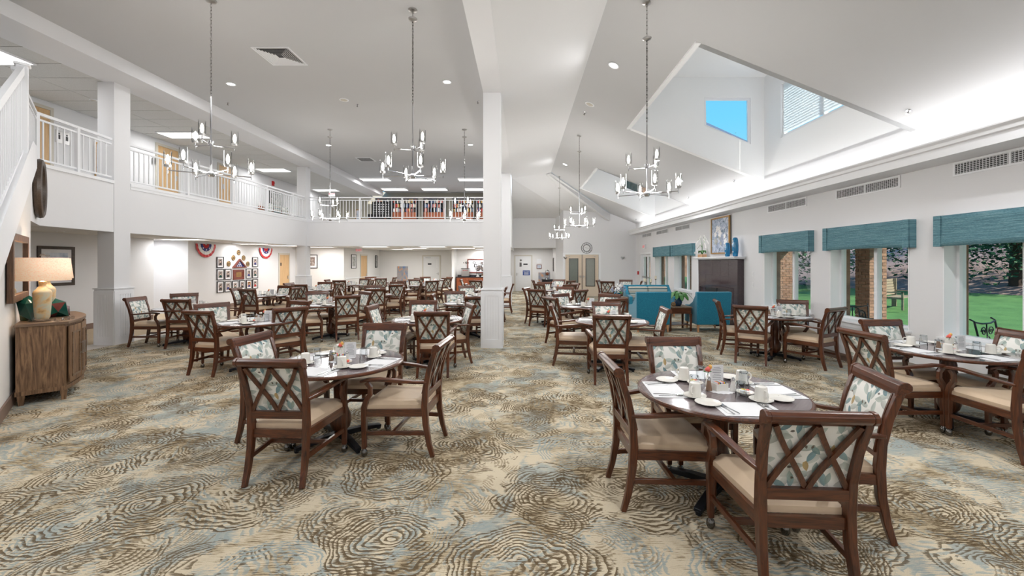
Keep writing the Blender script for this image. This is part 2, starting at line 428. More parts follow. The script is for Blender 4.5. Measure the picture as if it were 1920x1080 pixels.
def mk_grass():
    t = NT('lawn_grass'); v = t.coord('Object'); n = t.noise(v, 1.5, 4, .7); n2 = t.noise(v, 60, 3, .7)
    f = t.math('ADD', t.math('MULTIPLY', n.outputs[0], .6), t.math('MULTIPLY', n2.outputs[0], .4))
    t.l(t.ramp(f, [(.3, lin((62, 106, 52))), (.7, lin((108, 152, 80)))]), t.b.inputs['Base Color']); t.b.inputs['Roughness'].default_value = .95; t.bump(n2.outputs[0], .6, .03); return t.m
M['grass'] = mk_grass()
def mk_mulch():
    t = NT('pine_mulch'); v = t.coord('Object'); n = t.noise(v, .8, 5, .7); n2 = t.noise(v, 20, 3, .7)
    f = t.math('ADD', t.math('MULTIPLY', n.outputs[0], .5), t.math('MULTIPLY', n2.outputs[0], .5))
    t.l(t.ramp(f, [(.35, lin((104, 84, 80))), (.65, lin((192, 160, 148)))]), t.b.inputs['Base Color']); t.b.inputs['Roughness'].default_value = 1; return t.m
M['mulch'] = mk_mulch()
M['treeleaf'] = plain('tree_leaves', (44, 84, 48), .7, var=.5)
M['bark'] = plain('bark', (78, 62, 54), .95, var=.3)
M['concrete'] = plain('patio_concrete', (190, 186, 178), .9, var=.05)
M['roof'] = plain('roof_shingle', (96, 112, 140), .9, var=.2)
M['mirror'] = plain('mirror_glass', (222, 226, 230), .03, 1, var=0)
def mk_art(name, cols, scale=3, dist=2, det=4, stretch=(1, 1, 1)):
    t = NT(name); v = t.coord('Object', stretch, rnd=1.1); n = t.noise(v, scale, det, .6, dist)
    k = len(cols); t.l(t.ramp(n.outputs[0], [(.3 + .4 * i / (k - 1), lin(c)) for i, c in enumerate(cols)]), t.b.inputs['Base Color'])
    t.b.inputs['Roughness'].default_value = .5; return t.m
M['artblue'] = mk_art('abstract_blue_orange', [(60, 120, 190), (150, 150, 158), (160, 158, 160), (236, 150, 60)], 5, 1, 3, (1, 1, .6))
M['artflower'] = mk_art('floral_painting', [(70, 88, 104), (150, 166, 190), (188, 198, 216), (240, 236, 238)], 9, 1.5, 5)
M['artgrey'] = mk_art('grey_print', [(90, 100, 105), (170, 172, 168), (214, 212, 206)], 8, 1, 5)
M['artpale'] = mk_art('pale_landscape_print', [(160, 176, 196), (206, 212, 222), (226, 230, 234)], 4, 1, 3)
M['photo'] = mk_art('old_photograph', [(60, 52, 50), (150, 132, 124), (206, 196, 188)], 14, 1, 3)
M['photobrown'] = mk_art('sepia_photograph', [(110, 60, 20), (180, 120, 60), (210, 160, 100)], 14, 1, 3)
M['skin'] = plain('portrait_tone', (214, 190, 174), .6, var=.05); M['hairdark'] = plain('portrait_dark', (50, 44, 46), .7, var=.1)
M['navy'] = plain('flag_blue', (44, 52, 120), .7, var=.1); M['white'] = plain('white_cloth', (232, 232, 232), .8, var=.02)
M['bronze'] = plain('medallion_brass', (176, 142, 92), .35, .5, var=.25); M['redwood'] = wood('mahogany', (92, 40, 32), (140, 74, 60), .3, 1, 'X')
M['shade'] = None
def mk_shade():
    t = NT('linen_lampshade'); v = t.coord('Object', (70, 70, 90)); n = t.noise(v, 1, 3, .6)
    t.l(t.ramp(n.outputs[0], [(.3, lin((226, 200, 176))), (.7, lin((244, 224, 204)))]), t.b.inputs['Base Color'])
    t.b.inputs['Roughness'].default_value = .9
    t.l(t.ramp(n.outputs[0], [(.3, lin((230, 180, 140))), (.7, lin((255, 214, 176)))]), t.b.inputs['Emission Color'])
    t.b.inputs['Emission Strength'].default_value = .55
    return t.m
M['shade'] = mk_shade()
M['lampbase'] = mk_art('mottled_gold_ceramic', [(168, 128, 78), (206, 176, 128), (186, 190, 172), (214, 178, 122)], 7, .5, 5)
M['crystal'] = glassy('acrylic', (1, 1, 1), 1.3, .02, .85)
M['gemgreen'] = plain('green_glass', (14, 70, 64), .05, var=.3); M['gemolive'] = plain('olive_glass', (92, 104, 62), .06, var=.2)
M['gemplum'] = plain('plum_glass', (86, 48, 52), .06, var=.3)
M['ventdark'] = plain('duct_dark', (70, 70, 72), .8, var=0)
M['exitred'] = plain('exit_letters', (214, 60, 70), .5, emit=.6, var=0)
M['tablewood'] = wood('table_laminate', (108, 98, 100), (138, 126, 128), .13, .5, 'X', .6, .35)
M['hydrangea'] = plain('hydrangea_petals', (150, 160, 184), .7, var=.2)
M['candle'] = plain('ivory_candle', (232, 222, 200), .6, var=.02)
M['cushionblk'] = plain('black_cushion', (46, 46, 48), .8, var=.1)
M['plum'] = plain('warm_brown_leather', (150, 84, 52), .5, var=.1)
def mk_blind():
    t = NT('white_blind'); d = t.n('ShaderNodeBsdfDiffuse'); d.inputs[0].default_value = (.86, .87, .88, 1); tl = t.n('ShaderNodeBsdfTranslucent'); tl.inputs[0].default_value = (.9, .93, .95, 1)
    mx = t.n('ShaderNodeMixShader'); mx.inputs[0].default_value = .6; t.l(d.outputs[0], mx.inputs[1]); t.l(tl.outputs[0], mx.inputs[2]); t.l(mx.outputs[0], t.out.inputs[0]); return t.m
M['blind'] = mk_blind()
M['oakgrey'] = plain('grey_surround', (206, 200, 188), .6, var=.02)

def text(s, size, mat, parent, loc, rot, name='lettering', ext=.002):
    cu = bpy.data.curves.new(name, 'FONT'); cu.body = s; cu.size = size; cu.align_x = 'CENTER'; cu.align_y = 'CENTER'; cu.extrude = ext
    tmp = bpy.data.objects.new('tmp', cu); COL.objects.link(tmp); bpy.context.view_layer.update()
    me = bpy.data.meshes.new_from_object(tmp.evaluated_get(bpy.context.evaluated_depsgraph_get())); bpy.data.objects.remove(tmp)
    me.materials.clear(); me.materials.append(mat); o = bpy.data.objects.new(name, me); COL.objects.link(o); o.parent = parent; o.location = loc; o.rotation_euler = rot
    return o

# ---------------------------------------------------------------- the shell
def struct(name, mb, mat, **kw):
    return ob(name, mb, mat, kind='structure', **kw)
XW = 5.55          # window wall, inner face
XL = -10.95        # corridor wall
YB = -4.0
S0 = -1.15         # stair wall runs along x + y = S0
struct('floor', MB().bx(-8.33, XW + .3, YB, 26, -.1, 0), M['carpet'])
struct('floor', MB().bx(-8.85, -8.33, YB, 26, -.1, 0), M['vinylfloor'])
struct('floor', MB().bx(-12.6, -8.85, YB, 26, -.1, 0), M['carpet2'])

# window wall with its openings
opens = [(1.94, 3.45, .70, 2.12), (3.93, 5.44, .70, 2.12), (5.92, 7.43, .70, 2.12), (7.92, 9.45, .70, 2.12), (13.48, 15.04, .70, 2.12), (15.64, 17.20, .70, 2.12), (17.72, 19.30, 0, 2.12)]
mb = MB(); y = YB
for a, b, z0, z1 in opens:
    mb.bx(XW, XW + .26, y, a, 0, 3.66)
    if z0 > 0: mb.bx(XW, XW + .26, a, b, 0, z0)
    mb.bx(XW, XW + .26, a, b, z1, 3.66); y = b
mb.bx(XW, XW + .26, y, 20.3, 0, 3.66)
struct('wall_right', mb, M['wall'])
mb = MB(); y = YB
for a, b, z0, z1 in opens:
    mb.bx(XW + .33, XW + .42, y, a - .08, 0, 3.6)
    if z0 > 0: mb.bx(XW + .33, XW + .42, a - .08, b + .08, 0, z0 - .02)
    mb.bx(XW + .33, XW + .42, a - .08, b + .08, z1, 3.6); y = b + .08
mb.bx(XW + .33, XW + .42, y, 20.3, 0, 3.6)
struct('wall_outer_brick', mb, M['brick'])
for i, (a, b, z0, z1) in enumerate(opens[:-1]):
    w = empty('window_%d' % (i + 1), (XW + .2, (a + b) / 2, z0), kind='structure')
    hw = (b - a) / 2; hh = z1 - z0; fr = MB()
    for s in (-1, 1): fr.bx(-.04, .05, s * hw, s * (hw - .05), 0, hh)
    fr.bx(-.04, .05, -hw + .05, hw - .05, 0, .05).bx(-.04, .05, -hw + .05, hw - .05, hh - .05, hh)
    ob('frame', fr, M['trim'], w)
    ob('mullion', MB().bx(-.035, .045, -.03, .03, .05, hh - .05), M['trim'], w)
    for s in (-1, 1):
        ob('pane', MB().bx(0, .006, s * .03, s * (hw - .05), .05, hh - .05), M['pane'], w)
    for s in (-1, 1): ob('bright_reveal_board', MB().bx(-.205, -.04, s * (hw - .001), s * (hw - .012), .012, hh - .001), M['dormer'], w)  # added boards, their bright white puts daylight into the reveals
    ob('sill', MB().bx(-.26, -.04, -hw - .04, hw + .04, -.025, .012), M['trim'], w, bevel=.005)
    ob('apron', MB().bx(-.215, -.2005, -hw - .02, hw + .02, -.10, -.026), M['trim'], w)
# glazed outside door
d = empty('door_1', (XW + .12, 18.51, 0), kind='structure')
fr = MB()
for s in (-1, 1): fr.bx(-.13, .05, s * .79, s * .72, 0, 2.12)
fr.bx(-.13, .05, -.72, .72, 2.04, 2.12); ob('frame', fr, M['trim'], d)
for s in (-1, 1):
    lf = MB(); y0, y1 = sorted((s * .005, s * .71))
    lf.bx(-.02, .03, y0, y0 + .09, 0.02, 2.03).bx(-.02, .03, y1 - .09, y1, 0.02, 2.03).bx(-.02, .03, y0 + .09, y1 - .09, .02, .24).bx(-.02, .03, y0 + .09, y1 - .09, 1.93, 2.03)
    l = ob('leaf', lf, M['trim'], d)
    ob('pane', MB().bx(0, .006, y0 + .09, y1 - .09, .24, 1.93), M['pane'], l)
    ob('push_bar', MB().bx(-.09, -.06, y0 + .06, y1 - .06, .98, 1.04), M['nickel'], l)

# ceilings
RX, RZ = 1.18, 5.30                    # ridge
PIT = .40
def zs(x): return 3.555 + PIT * (XW - x)
DX = 2.52
dorm = [(-1.85, 1.70), (5.90, 9.45), (13.65, 17.20)]
mb = MB()
def sl(x0, x1, y0, y1): mb.poly([(x0, y0, zs(x0)), (x1, y0, zs(x1)), (x1, y1, zs(x1)), (x0, y1, zs(x0))])
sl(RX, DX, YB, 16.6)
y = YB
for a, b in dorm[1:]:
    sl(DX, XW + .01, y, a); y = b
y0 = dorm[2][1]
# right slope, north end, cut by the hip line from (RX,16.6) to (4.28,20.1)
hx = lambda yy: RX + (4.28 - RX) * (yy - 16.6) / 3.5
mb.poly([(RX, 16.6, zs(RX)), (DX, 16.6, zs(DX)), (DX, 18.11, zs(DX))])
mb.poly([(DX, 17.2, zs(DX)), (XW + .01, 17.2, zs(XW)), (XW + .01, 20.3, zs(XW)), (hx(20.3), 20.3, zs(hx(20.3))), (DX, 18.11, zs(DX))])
struct('ceiling_slope', mb, M['ceilshade'])
mb = MB().poly([(-.40, YB, 5.06), (RX, YB, RZ), (RX, 16.6, RZ), (-.40, 16.6, 5.06)])
mb.poly([(-.40, 16.6, 5.06), (RX, 16.6, RZ), (4.28, 20.1, 4.06), (4.28, 20.3, 4.06), (2.03, 20.1, 4.20)])
mb.poly([(-.40, 16.6, 5.06), (2.03, 20.1, 4.20), (1.78, 21.5, 3.97), (-.5, 21.5, 3.97)])
struct('ceiling_ridge', mb, M['ceil'])
struct('ceiling_dining', MB().bx(-7.72, -.70, YB, 23.8, 5.64, 5.74), M['ceilshade'])
# the hip beam
a = Vector((RX, 16.62, RZ - .03)); b = Vector((4.33, 20.12, 4.02))
mb = MB().prism([a, b, b + Vector((0, 0, -.36)), a + Vector((-.12, 0, -.04))], (-.10, .12, 0))
struct('trim_hip_beam', mb, M['ceil'])
for a, b in dorm[1:]:
    w = .08; mb = MB(); zt = 5.92
    # far wall with slanted window
    o4 = [(DX, b, zs(DX) - .02), (XW + .03, b, zs(XW) - .02), (XW + .03, b, zt), (DX, b, zt)]
    i4 = [(4.17, b, 4.82), (5.24, b, 4.39), (5.24, b, 5.456), (4.17, b, 5.456)]
    mb2 = MB()
    for k in range(4):
        k2 = (k + 1) % 4; mb2.prism([o4[k], o4[k2], i4[k2], i4[k]], (0, .12, 0))
    struct('wall_dormer', mb2, M['dormer'])
    struct('wall_dormer', MB().bx(DX, XW + .03, a - .1, a, zs(XW) + 1.25, zt).prism([(DX, a, zs(DX)), (XW, a, zs(XW)), (XW, a, 4.9), (DX, a, 4.9)], (0, -.1, 0)), M['dormer'])
    struct('wall_dormer', MB().bx(DX - .08, DX, a - .1, b + .12, zs(DX), zt), M['dormer'])
    ww = MB(); wa, wb = a + .55, b - .60
    ww.bx(XW, XW + .12, a, wa, 3.6, zt).bx(XW, XW + .12, wb, b + .12, 3.6, zt).bx(XW, XW + .12, wa, wb, 3.6, 4.355).bx(XW, XW + .12, wa, wb, 5.5, zt)
    struct('wall_dormer', ww, M['dormer'])
    struct('ceiling_dormer', MB().bx(DX - .08, XW + .12, a - .1, b + .12, zt, zt + .06), M['dormer'])
    w = empty('window_7' if a < 10 else 'window_8', (4.7, b + .06, 4.8), kind='structure')
    fr = MB(); c = Vector((4.7, b + .06, 4.8)); sh = .045
    pts = [Vector(p) - c + Vector((0, .06, 0)) for p in i4]; cen = sum(pts, Vector()) / 4
    ins = [p + (cen - p).normalized() * .07 for p in pts]
    for k in range(4): fr.prism([pts[k] - Vector((0, .03, 0)), pts[(k + 1) % 4] - Vector((0, .03, 0)), ins[(k + 1) % 4] - Vector((0, .03, 0)), ins[k] - Vector((0, .03, 0))], (0, .05, 0))
    ob('frame', fr, M['trim'], w); ob('pane', MB().prism(ins, (0, .006, 0)), M['pane'], w)
    w = empty('window_9' if a < 10 else 'window_10', (XW + .06, (wa + wb) / 2, 4.355), kind='structure')
    hw = (wb - wa) / 2; fr = MB()
    for s in (-1, 1): fr.bx(-.02, .05, s * hw, s * (hw - .05), 0, 1.145)
    fr.bx(-.05, .05, -hw + .05, hw - .05, 0, .05).bx(-.02, .05, -hw + .05, hw - .05, 1.095, 1.145).bx(-.02, .05, -.02, .02, .05, 1.095); ob('frame', fr, M['trim'], w)
    ob('pane', MB().bx(.03, .036, -hw + .05, hw - .05, .05, 1.095), M['pane'], w)
    for k in range(19):
        z = .08 + k * .054
        ob('slat', MB().prism([(-.012, -hw + .055, z), (-.042, -hw + .055, z + .060), (-.045, -hw + .055, z + .058), (-.015, -hw + .055, z - .002)], (0, 2 * hw - .11, 0)), M['blind'], w)

# centre beam and pillars
struct('trim_centre_beam', MB().bx(-.76, -.40, YB, 15.95, 5.05, 5.66), M['wall'])
struct('wall_lounge_side', MB().bx(-.76, -.44, 15.95, 23.8, 2.32, 5.66), M['wall'])
def pillar(name, x0, x1, y0, y1, ztop, col=None, bead=False, base=0, **kw):
    c = ((x0 + x1) / 2, (y0 + y1) / 2, 0); w = x1 - x0; d = y1 - y0
    p = empty(name, c, **kw)
    ob('shaft', MB().bx(-w / 2, w / 2, -d / 2, d / 2, 1.15, ztop), M['wall'], p)
    ww, dd = w / 2 + .035, d / 2 + .035
    ob('wainscot', MB().bx(-ww, ww, -dd, dd, 0, 1.14), M['trim'], p)
    ob('cap', MB().bx(-ww - .02, ww + .02, -dd - .02, dd + .02, 1.14, 1.165), M['trim'], p, bevel=.004)
    for ang, (hw, off) in ((0, (ww, dd)), (90, (dd, ww)), (270, (dd, ww))):
        Mx = Matrix.Rotation(R(ang), 4, 'Z'); f = MB(); y = -off - .012
        f.bx(-hw, -hw + .075, y, y + .012, 0, 1.1).bx(hw - .075, hw, y, y + .012, 0, 1.1).bx(-hw + .075, hw - .075, y, y + .012, 1.03, 1.1).bx(-hw + .075, hw - .075, y, y + .012, 0, .17)
        ob('rail_frame', f.xf(Mx), M['trim'], p)
        n = 5; b = MB(); iw = 2 * hw - .15
        for k in range(n):
            x = -hw + .075 + iw * k / n; b.bx(x + .003, x + iw / n - .003, y + .006, y + .012, .17, 1.03)
        ob('beadboard', b.xf(Mx), M['trim'], p)
    return p
pillar('pillar', -.76, -.415, 8.18, 8.53, 5.05, label='tall white square pillar with panelled foot standing nearest the camera in mid room', cat='pillar')
pillar('pillar', -.76, -.42, 15.62, 15.95, 5.05, label='white square pillar half hidden behind the near centre pillar', cat='pillar')
pillar('pillar', -8.67, -8.33, 8.45, 8.80, 5.38, label='white pillar with beadboard foot beside the balcony, between sideboard and tables', cat='pillar')
pillar('pillar', -8.67, -8.33, 15.95, 16.30, 5.38, label='white pillar at the far corner of the balcony', cat='pillar')

# left side: soffit, tile ceilings, corridor wall
struct('trim_soffit', MB().bx(-8.54, -7.72, YB, 23.0, 5.38, 5.70), M['wall'])
up = struct('ceiling_corridor', MB().bx(-12.6, -8.54, YB, 24, 5.415, 5.47), M['ventdark'])
def tiles(parent, x0, x1, y0, y1, z, skip=()):
    me = None; y = y0; dx, dy = 1.2, .60
    while y < y1 - .1:
        x = x1
        while x > x0 + .05:
            w = min(dx, x - x0)
            if (round(x, 2), round(y, 2)) not in skip:
                key = round(w, 2)
                if key not in TM:
                    b = MB().box((0, 0, 0), (w - .018, dy - .018, .014)); t = ob('tile', b, M['tile'], parent); TM[key] = t
                else:
                    t = TM[key].copy(); COL.objects.link(t); t.parent = parent
                t.location = (x - w / 2, y + dy / 2, z)
            x -= w
        y += dy
TM = {}
tiles(up, XL, -8.54, 3.5, 23.8, 5.402)
TM = {}
lo = struct('ceiling_lower', MB().bx(-12.6, -8.44, 3.58, 26, 2.40, 3.30).bx(-8.44, -.76, 16.16, 26, 2.40, 3.30), M['ceil'])
tiles(lo, XL, -8.7, 5.2, 13.5, 2.388)
# corridor wall, with hall opening below
mb = MB().bx(XL - .15, XL, YB, 12.30, 0, 5.45).bx(XL - .15, XL, 13.57, 26, 0, 5.45).bx(XL - .15, XL, 12.30, 13.57, 2.40, 5.45)
struct('wall_left', mb, M['wall'])
struct('wall_left_recess', MB().bx(-12.6, XL - .15, 13.57, 13.7, 0, 2.4).bx(-12.6, XL - .15, 12.17, 12.3, 0, 2.4).bx(-12.65, -12.5, 12.3, 13.57, 0, 2.4), M['wall'])
struct('baseboard_left', MB().bx(XL, XL + .015, YB, 12.28, 0, .14).bx(XL, XL + .015, 13.6, 18.6, 0, .14), M['baseb'])
struct('baseboard_right', MB().bx(XW - .015, XW, YB, 10.3, 0, .12).bx(XW - .015, XW, 12.62, 17.6, 0, .12), M['baseb'])
# far walls, ground floor
struct('wall_back_left', MB().bx(XL, -8.6, 20.0, 20.15, 0, 2.4).bx(-8.75, -8.6, 20.15, 25, 0, 2.4).bx(-8.6, -.5, 25.0, 25.15, 0, 2.5).bx(-3.72, -3.58, 22.0, 25.0, 0, 2.4).bx(-3.58, -.5, 22.75, 22.9, 0, 2.4), M['cream'])
struct('wall_back', MB().prism([(2.03, 20.1, 0), (XW + .2, 20.1, 0), (XW + .2, 20.1, 3.5), (XW, 20.1, 3.57), (4.28, 20.1, 4.08), (2.03, 20.1, 4.22)], (0, .15, 0)), M['wall'])
struct('wall_back_return', MB().prism([(2.03, 20.1, 0), (1.78, 21.5, 0), (1.9, 21.55, 0), (2.15, 20.2, 0)], (0, 0, 4.2)), M['wall'])
struct('wall_back_header', MB().bx(-.5, 1.85, 21.5, 21.65, 2.42, 3.99), M['wall'])
struct('wall_recess', MB().bx(-.7, 1.9, 24.1, 24.25, 0, 2.6).bx(1.80, 1.92, 21.65, 24.1, 0, 2.6).bx(-.75, -.6, 21.6, 24.1, 0, 2.6), M['cream'])
struct('ceiling_recess', MB().bx(-.75, 1.95, 21.652, 24.2, 2.50, 2.56), M['ceil'])
# upper far walls
struct('wall_upper_back', MB().bx(XL, -.5, 23.7, 23.85, 3.3, 5.7), mk_wall('khaki_paint', (176, 172, 158)))
struct('floor_balcony', MB().bx(-10.95, -8.44, 4.2, 23.7, 3.30, 3.36).bx(-8.4, -.76, 16.4, 23.7, 3.30, 3.36), plain('neutral_bounce_floor', (170, 170, 168), .95))  # unseen floor, greyed so its bounce keeps the tile ceiling neutral
# behind the camera
struct('wall_rear', MB().bx(-12.6, XW + .3, YB - .15, YB, 0, 5.75), M['wall'])
# balcony fascia
kx, ky = -8.09, 6.94
def at_line(yy): return S0 - yy
wy = 6.12; wx = at_line(wy)
fb, ft = 2.31, 3.30
mb = MB()
mb.bx(-8.43, -8.335, 8.80, 16.0, fb, ft).bx(-8.33, -.76, 16.05, 16.15, fb, ft)
mb.prism([(kx, ky, fb), (-8.33, 8.44, fb), (-8.43, 8.44, fb), (kx - .14, ky - .05, fb)], (0, 0, ft - fb))
mb.prism([(wx, wy, fb), (kx, ky, fb), (kx - .14, ky - .05, fb), (wx - .08, wy - .08, fb)], (0, 0, ft - fb))
struct('wall_balcony_fascia', mb, M['wall'])
mb = MB().bx(-8.45, -8.31, 8.80, 16.0, ft, ft + .06).bx(-8.33, -.76, 16.03, 16.17, ft, ft + .06)
mb.prism([(kx + .03, ky, ft), (-8.31, 8.44, ft), (-8.45, 8.44, ft), (kx - .16, ky - .05, ft)], (0, 0, .06))
mb.prism([(wx + .02, wy + .02, ft), (kx + .03, ky, ft), (kx - .16, ky - .05, ft), (wx - .08, wy - .08, ft)], (0, 0, .06))
mb.bx(-8.335, -8.322, 8.80, 16.0, ft - .06, ft).bx(-8.33, -.76, 16.035, 16.05, ft - .06, ft)
struct('trim_balcony', mb, M['trim'])
# stair wall along x + y = S0
def ln(y, off=0): return (at_line(y) + off * .7071, y + off * .7071)
yA, zA = 1.2, .75
def P3(y, z, off=0): x_, y_ = ln(y, off); return (x_, y_, z)
nx, ny = -.7071 * .14, -.7071 * .14
struct('wall_stair', MB().prism([P3(3.6, 0), P3(wy, 0), P3(wy, 3.36), P3(5.95, 3.25), P3(3.6, 1.61)], (nx, ny, 0)), M['cream'])
struct('wall_understair', MB().bx(XL, -4.87, 3.48, 3.58, 0, 2.40).bx(-4.87, -4.76, 3.48, 3.60, 0, 1.6), M['cream'])
zst = lambda y: 3.30 - .53 * 1.4142 * (5.75 - y)
struct('trim_stair_stringer', MB().prism([P3(5.9, 3.36, .002), P3(5.6, 3.36, .002), P3(3.6, zst(3.6) + .12, .002), P3(3.6, zst(3.6) - .36, .002), P3(5.9, zst(5.9) - .36, .002)], (.06, .06, 0)), M['trim'])
struct('baseboard_stair', MB().prism([P3(3.6, 0, .001), P3(wy, 0, .001), P3(wy, .14, .001), P3(3.6, .14, .001)], (.012, .012, 0)), M['baseb'])
def base_v(x0, x1, y, z=.1): return MB().bx(x0, x1, y - .012, y, 0, z)
struct('baseboard_back', base_v(2.04, 2.15, 20.1).bx(4.1, XW, 20.088, 20.1, 0, .1), M['baseb'])
struct('wall_chair_rail', MB().bx(-8.6, -8.56, 20.15, 24.9, .86, .90), M['trim'])

# cornice / light cove on the window wall
struct('trim_cornice', MB().prism([(5.13, YB, 2.98), (XW, YB, 2.98), (XW, YB, 3.02), (5.17, YB, 3.02), (5.17, YB, 3.17), (5.06, YB, 3.185), (5.06, YB, 3.165), (5.09, YB, 3.14), (5.10, YB, 3.10), (5.13, YB, 3.09)], (0, 19.7 - YB, 0)).bx(5.13, XW, 19.7, 19.74, 2.98, 3.17), M['trim'])
cv = ob('cove_lamp', MB().bx(5.30, 5.40, YB + .2, 19.4, 3.03, 3.05), M['lamp'], label='long lit strip lamp lying in the cornice cove above the windows', cat='lamp')

# ---------------------------------------------------------------- lights
def can_light(x, y, z, tilt=0, label='', power=60):
    p = empty('recessed_light', (x, y, z), label=label, cat='ceiling light', group='recessed ceiling lights')
    p.rotation_euler = (0, tilt, 0)
    ob('trim_ring', MB().lathe([(.075, -.002), (.098, -.004), (.10, -.012), (.078, -.014), (.075, -.002)], n=24, cap=False), M['trim'], p, smooth=True)
    ob('lens', MB().lathe([(.0745, -.003), (.06, -.006)], n=24), M['can'], p)
    l = lamp_light('AREA', (x, y, z - .03), power * .6, .14); l.rotation_euler = (0, tilt, 0)
TILT = math.atan(PIT)
cans = []
for px, py in ((433, 157), (838, 153), (616, 272), (882, 271)):
    Y = F * (5.64 - H) / (CY - py); X = (px - CX) * Y / F; cans.append((X, Y, 5.64, 0))
for px, py in ((1151, 122), (1059.6, 308), (1275, 338)):
    k = (px - CX) / F; q = (CY - py) / F; Y = (zs(0) - H) / (q + PIT * k); X = k * Y; cans.append((X, Y, zs(X), TILT))
nm = ['in the flat ceiling above the tables beside the sideboard', 'in the flat ceiling nearest the centre beam', 'in the flat ceiling, far one towards the balcony corner', 'in the flat ceiling, far one beside the pillar',
      'in the vaulted ceiling, big one before the first dormer', 'in the vaulted ceiling over the far doors', 'in the vaulted ceiling below the near dormer']
for (X, Y, Z, T), s in zip(cans, nm): can_light(X, Y, Z, T, 'round lit recessed light ' + s, 42)
for X, Y, Z, T in ((-5.8, 2.5, 5.64, 0), (-2.2, 2.5, 5.64, 0), (-5.8, -1.5, 5.64, 0), (-2.2, -1.5, 5.64, 0), (2.0, 1.2, zs(2.0), TILT), (4.2, -2, zs(4.2), TILT), (4.2, 3.5, zs(4.2), TILT)):  # unseen cans added for brightness, continuing the ceiling grid
    can_light(X, Y, Z, T, 'unseen added recessed light in the ceiling behind or above the camera', 60)

def troffer(x, y, z, w, d, label, group, power, name='troffer_light', drop=.0):
    p = empty(name, (x, y, z), label=label, cat='ceiling light', group=group)
    f = MB()
    for s in (-1, 1): f.bx(s * w / 2, s * (w / 2 - .025), -d / 2, d / 2, -.03 - drop, -.001)
    for s in (-1, 1): f.bx(-w / 2 + .025, w / 2 - .025, s * d / 2, s * (d / 2 - .025), -.03 - drop, -.001)
    ob('frame', f, M['trim'], p)
    ob('diffuser', MB().bx(-w / 2 + .025, w / 2 - .025, -d / 2 + .025, d / 2 - .025, -.024 - drop, -.004 - drop), M['lamp'], p)
    lamp_light('AREA', (x, y, z - .05 - drop), power, w - .1, size_y=d - .1)
# upper corridor (tile ceiling)
for px, py, s in ((-28, 105, 'nearest the stair'), (345, 252, 'second from the stair'), (513, 318, 'third from the stair'), (612, 356, 'last, over the exit sign')):
    Y = F * (5.40 - H) / (CY - py); X = (px - CX) * Y / F
    troffer(X, Y, 5.395, 1.18, .58, 'flat rectangular lit panel in the balcony corridor ceiling, ' + s, 'corridor ceiling panels', 19)
# lounge ceiling beyond the balcony
for px, py, s in ((704, 335, 'front row, far from the pillar'), (740, 353.5, 'back row, far from the pillar'), (789, 335, 'front row, middle'), (815, 353.5, 'back row, middle'), (886, 335, 'front row, beside the pillar'), (895, 353.5, 'back row, beside the pillar')):
    Y = F * (5.62 - H) / (CY - py); X = (px - CX) * Y / F
    troffer(X, Y, 5.64, 1.35, .62, 'boxed lit ceiling panel over the balcony library, ' + s, 'library ceiling panels', 19, drop=.05)
# lower ceiling
for X, Y, s in ((-10.2, 12.5, 'before the hall opening'), (-10.2, 15.6, 'over the bunting'), (-10.0, 17.3, 'between bunting and maple door'), (-9.2, 19.0, 'behind the far balcony pillar'), (-6.6, 18.6, 'first over the far tables'), (-5.3, 20.6, 'second over the far tables'),
                (-4.0, 18.6, 'third over the far tables'), (-2.9, 20.6, 'before the serving counter'), (-1.6, 18.6, 'beside the pillar'), (-6.6, 22.9, 'near the back wall'), (-1.9, 22.2, 'over the serving counter')):
    troffer(X, Y, 2.40 if Y < 13.5 or True else 2.4, 1.18, .58, 'flat lit panel in the low ceiling, ' + s, 'panels under the balcony', 12 if Y < 18 else 26)
troffer(.6, 22.8, 2.50, .6, .6, 'lit panel in the ceiling of the door alcove', 'alcove panel', 16)
lamp_light('AREA', (-11.7, 12.9, 2.35), 13, .5)
lamp_light('AREA', (5.36, 7.7, 3.10), 50, .12, rot=(R(180), 0, 0), size_y=23)

# ---------------------------------------------------------------- chandeliers
def make_chandelier():
    p = empty('chandelier', (0, 0, 0))
    ob('stem', MB().cyl((0, 0, .05), (0, 0, 1.05), .011, 8), M['chrome'], p, smooth=True)
    ob('hub', MB().lathe([(.0, 0), (.03, .0), (.045, .02), (.045, .05), (.02, .07), (.0, .07)], n=12, cap=False), M['chrome'], p, smooth=True)
    ob('upper_hub', MB().lathe([(.035, .42), (.035, .47)], n=12), M['chrome'], p, smooth=True)
    specs = [(.44, .06, 18 + 60 * k) for k in range(6)] + [(.26, .44, 35 + 120 * k) for k in range(3)]
    for rad, z, deg in specs:
        a = R(deg); c, s_ = math.cos(a), math.sin(a)
        arm = ob('arm', MB().tube([(.03 * c, .03 * s_, z - .02), (rad * c, rad * s_, z - .02), (rad * c, rad * s_, z + .03)], .007, 6).cyl((rad * c, rad * s_, z - .055), (rad * c, rad * s_, z - .02), .006, 6), M['chrome'], p)
        ob('cup', MB().lathe([(.036, z + .02), (.040, z + .05), (.036, z + .05)], (rad * c, rad * s_, 0), 12), M['nickel'], arm, smooth=True)
        ob('glass_shade', MB().lathe([(.041, z + .035), (.041, z + .225)], (rad * c, rad * s_, 0), 14, cap=False), M['shadeglass'], arm, smooth=True)
        ob('bulb', MB().lathe([(.004, z + .05), (.013, z + .07), (.021, z + .11), (.015, z + .155), (.003, z + .18)], (rad * c, rad * s_, 0), 8), M['bulb'], arm, smooth=True)
    return p
CH = Proto(make_chandelier())
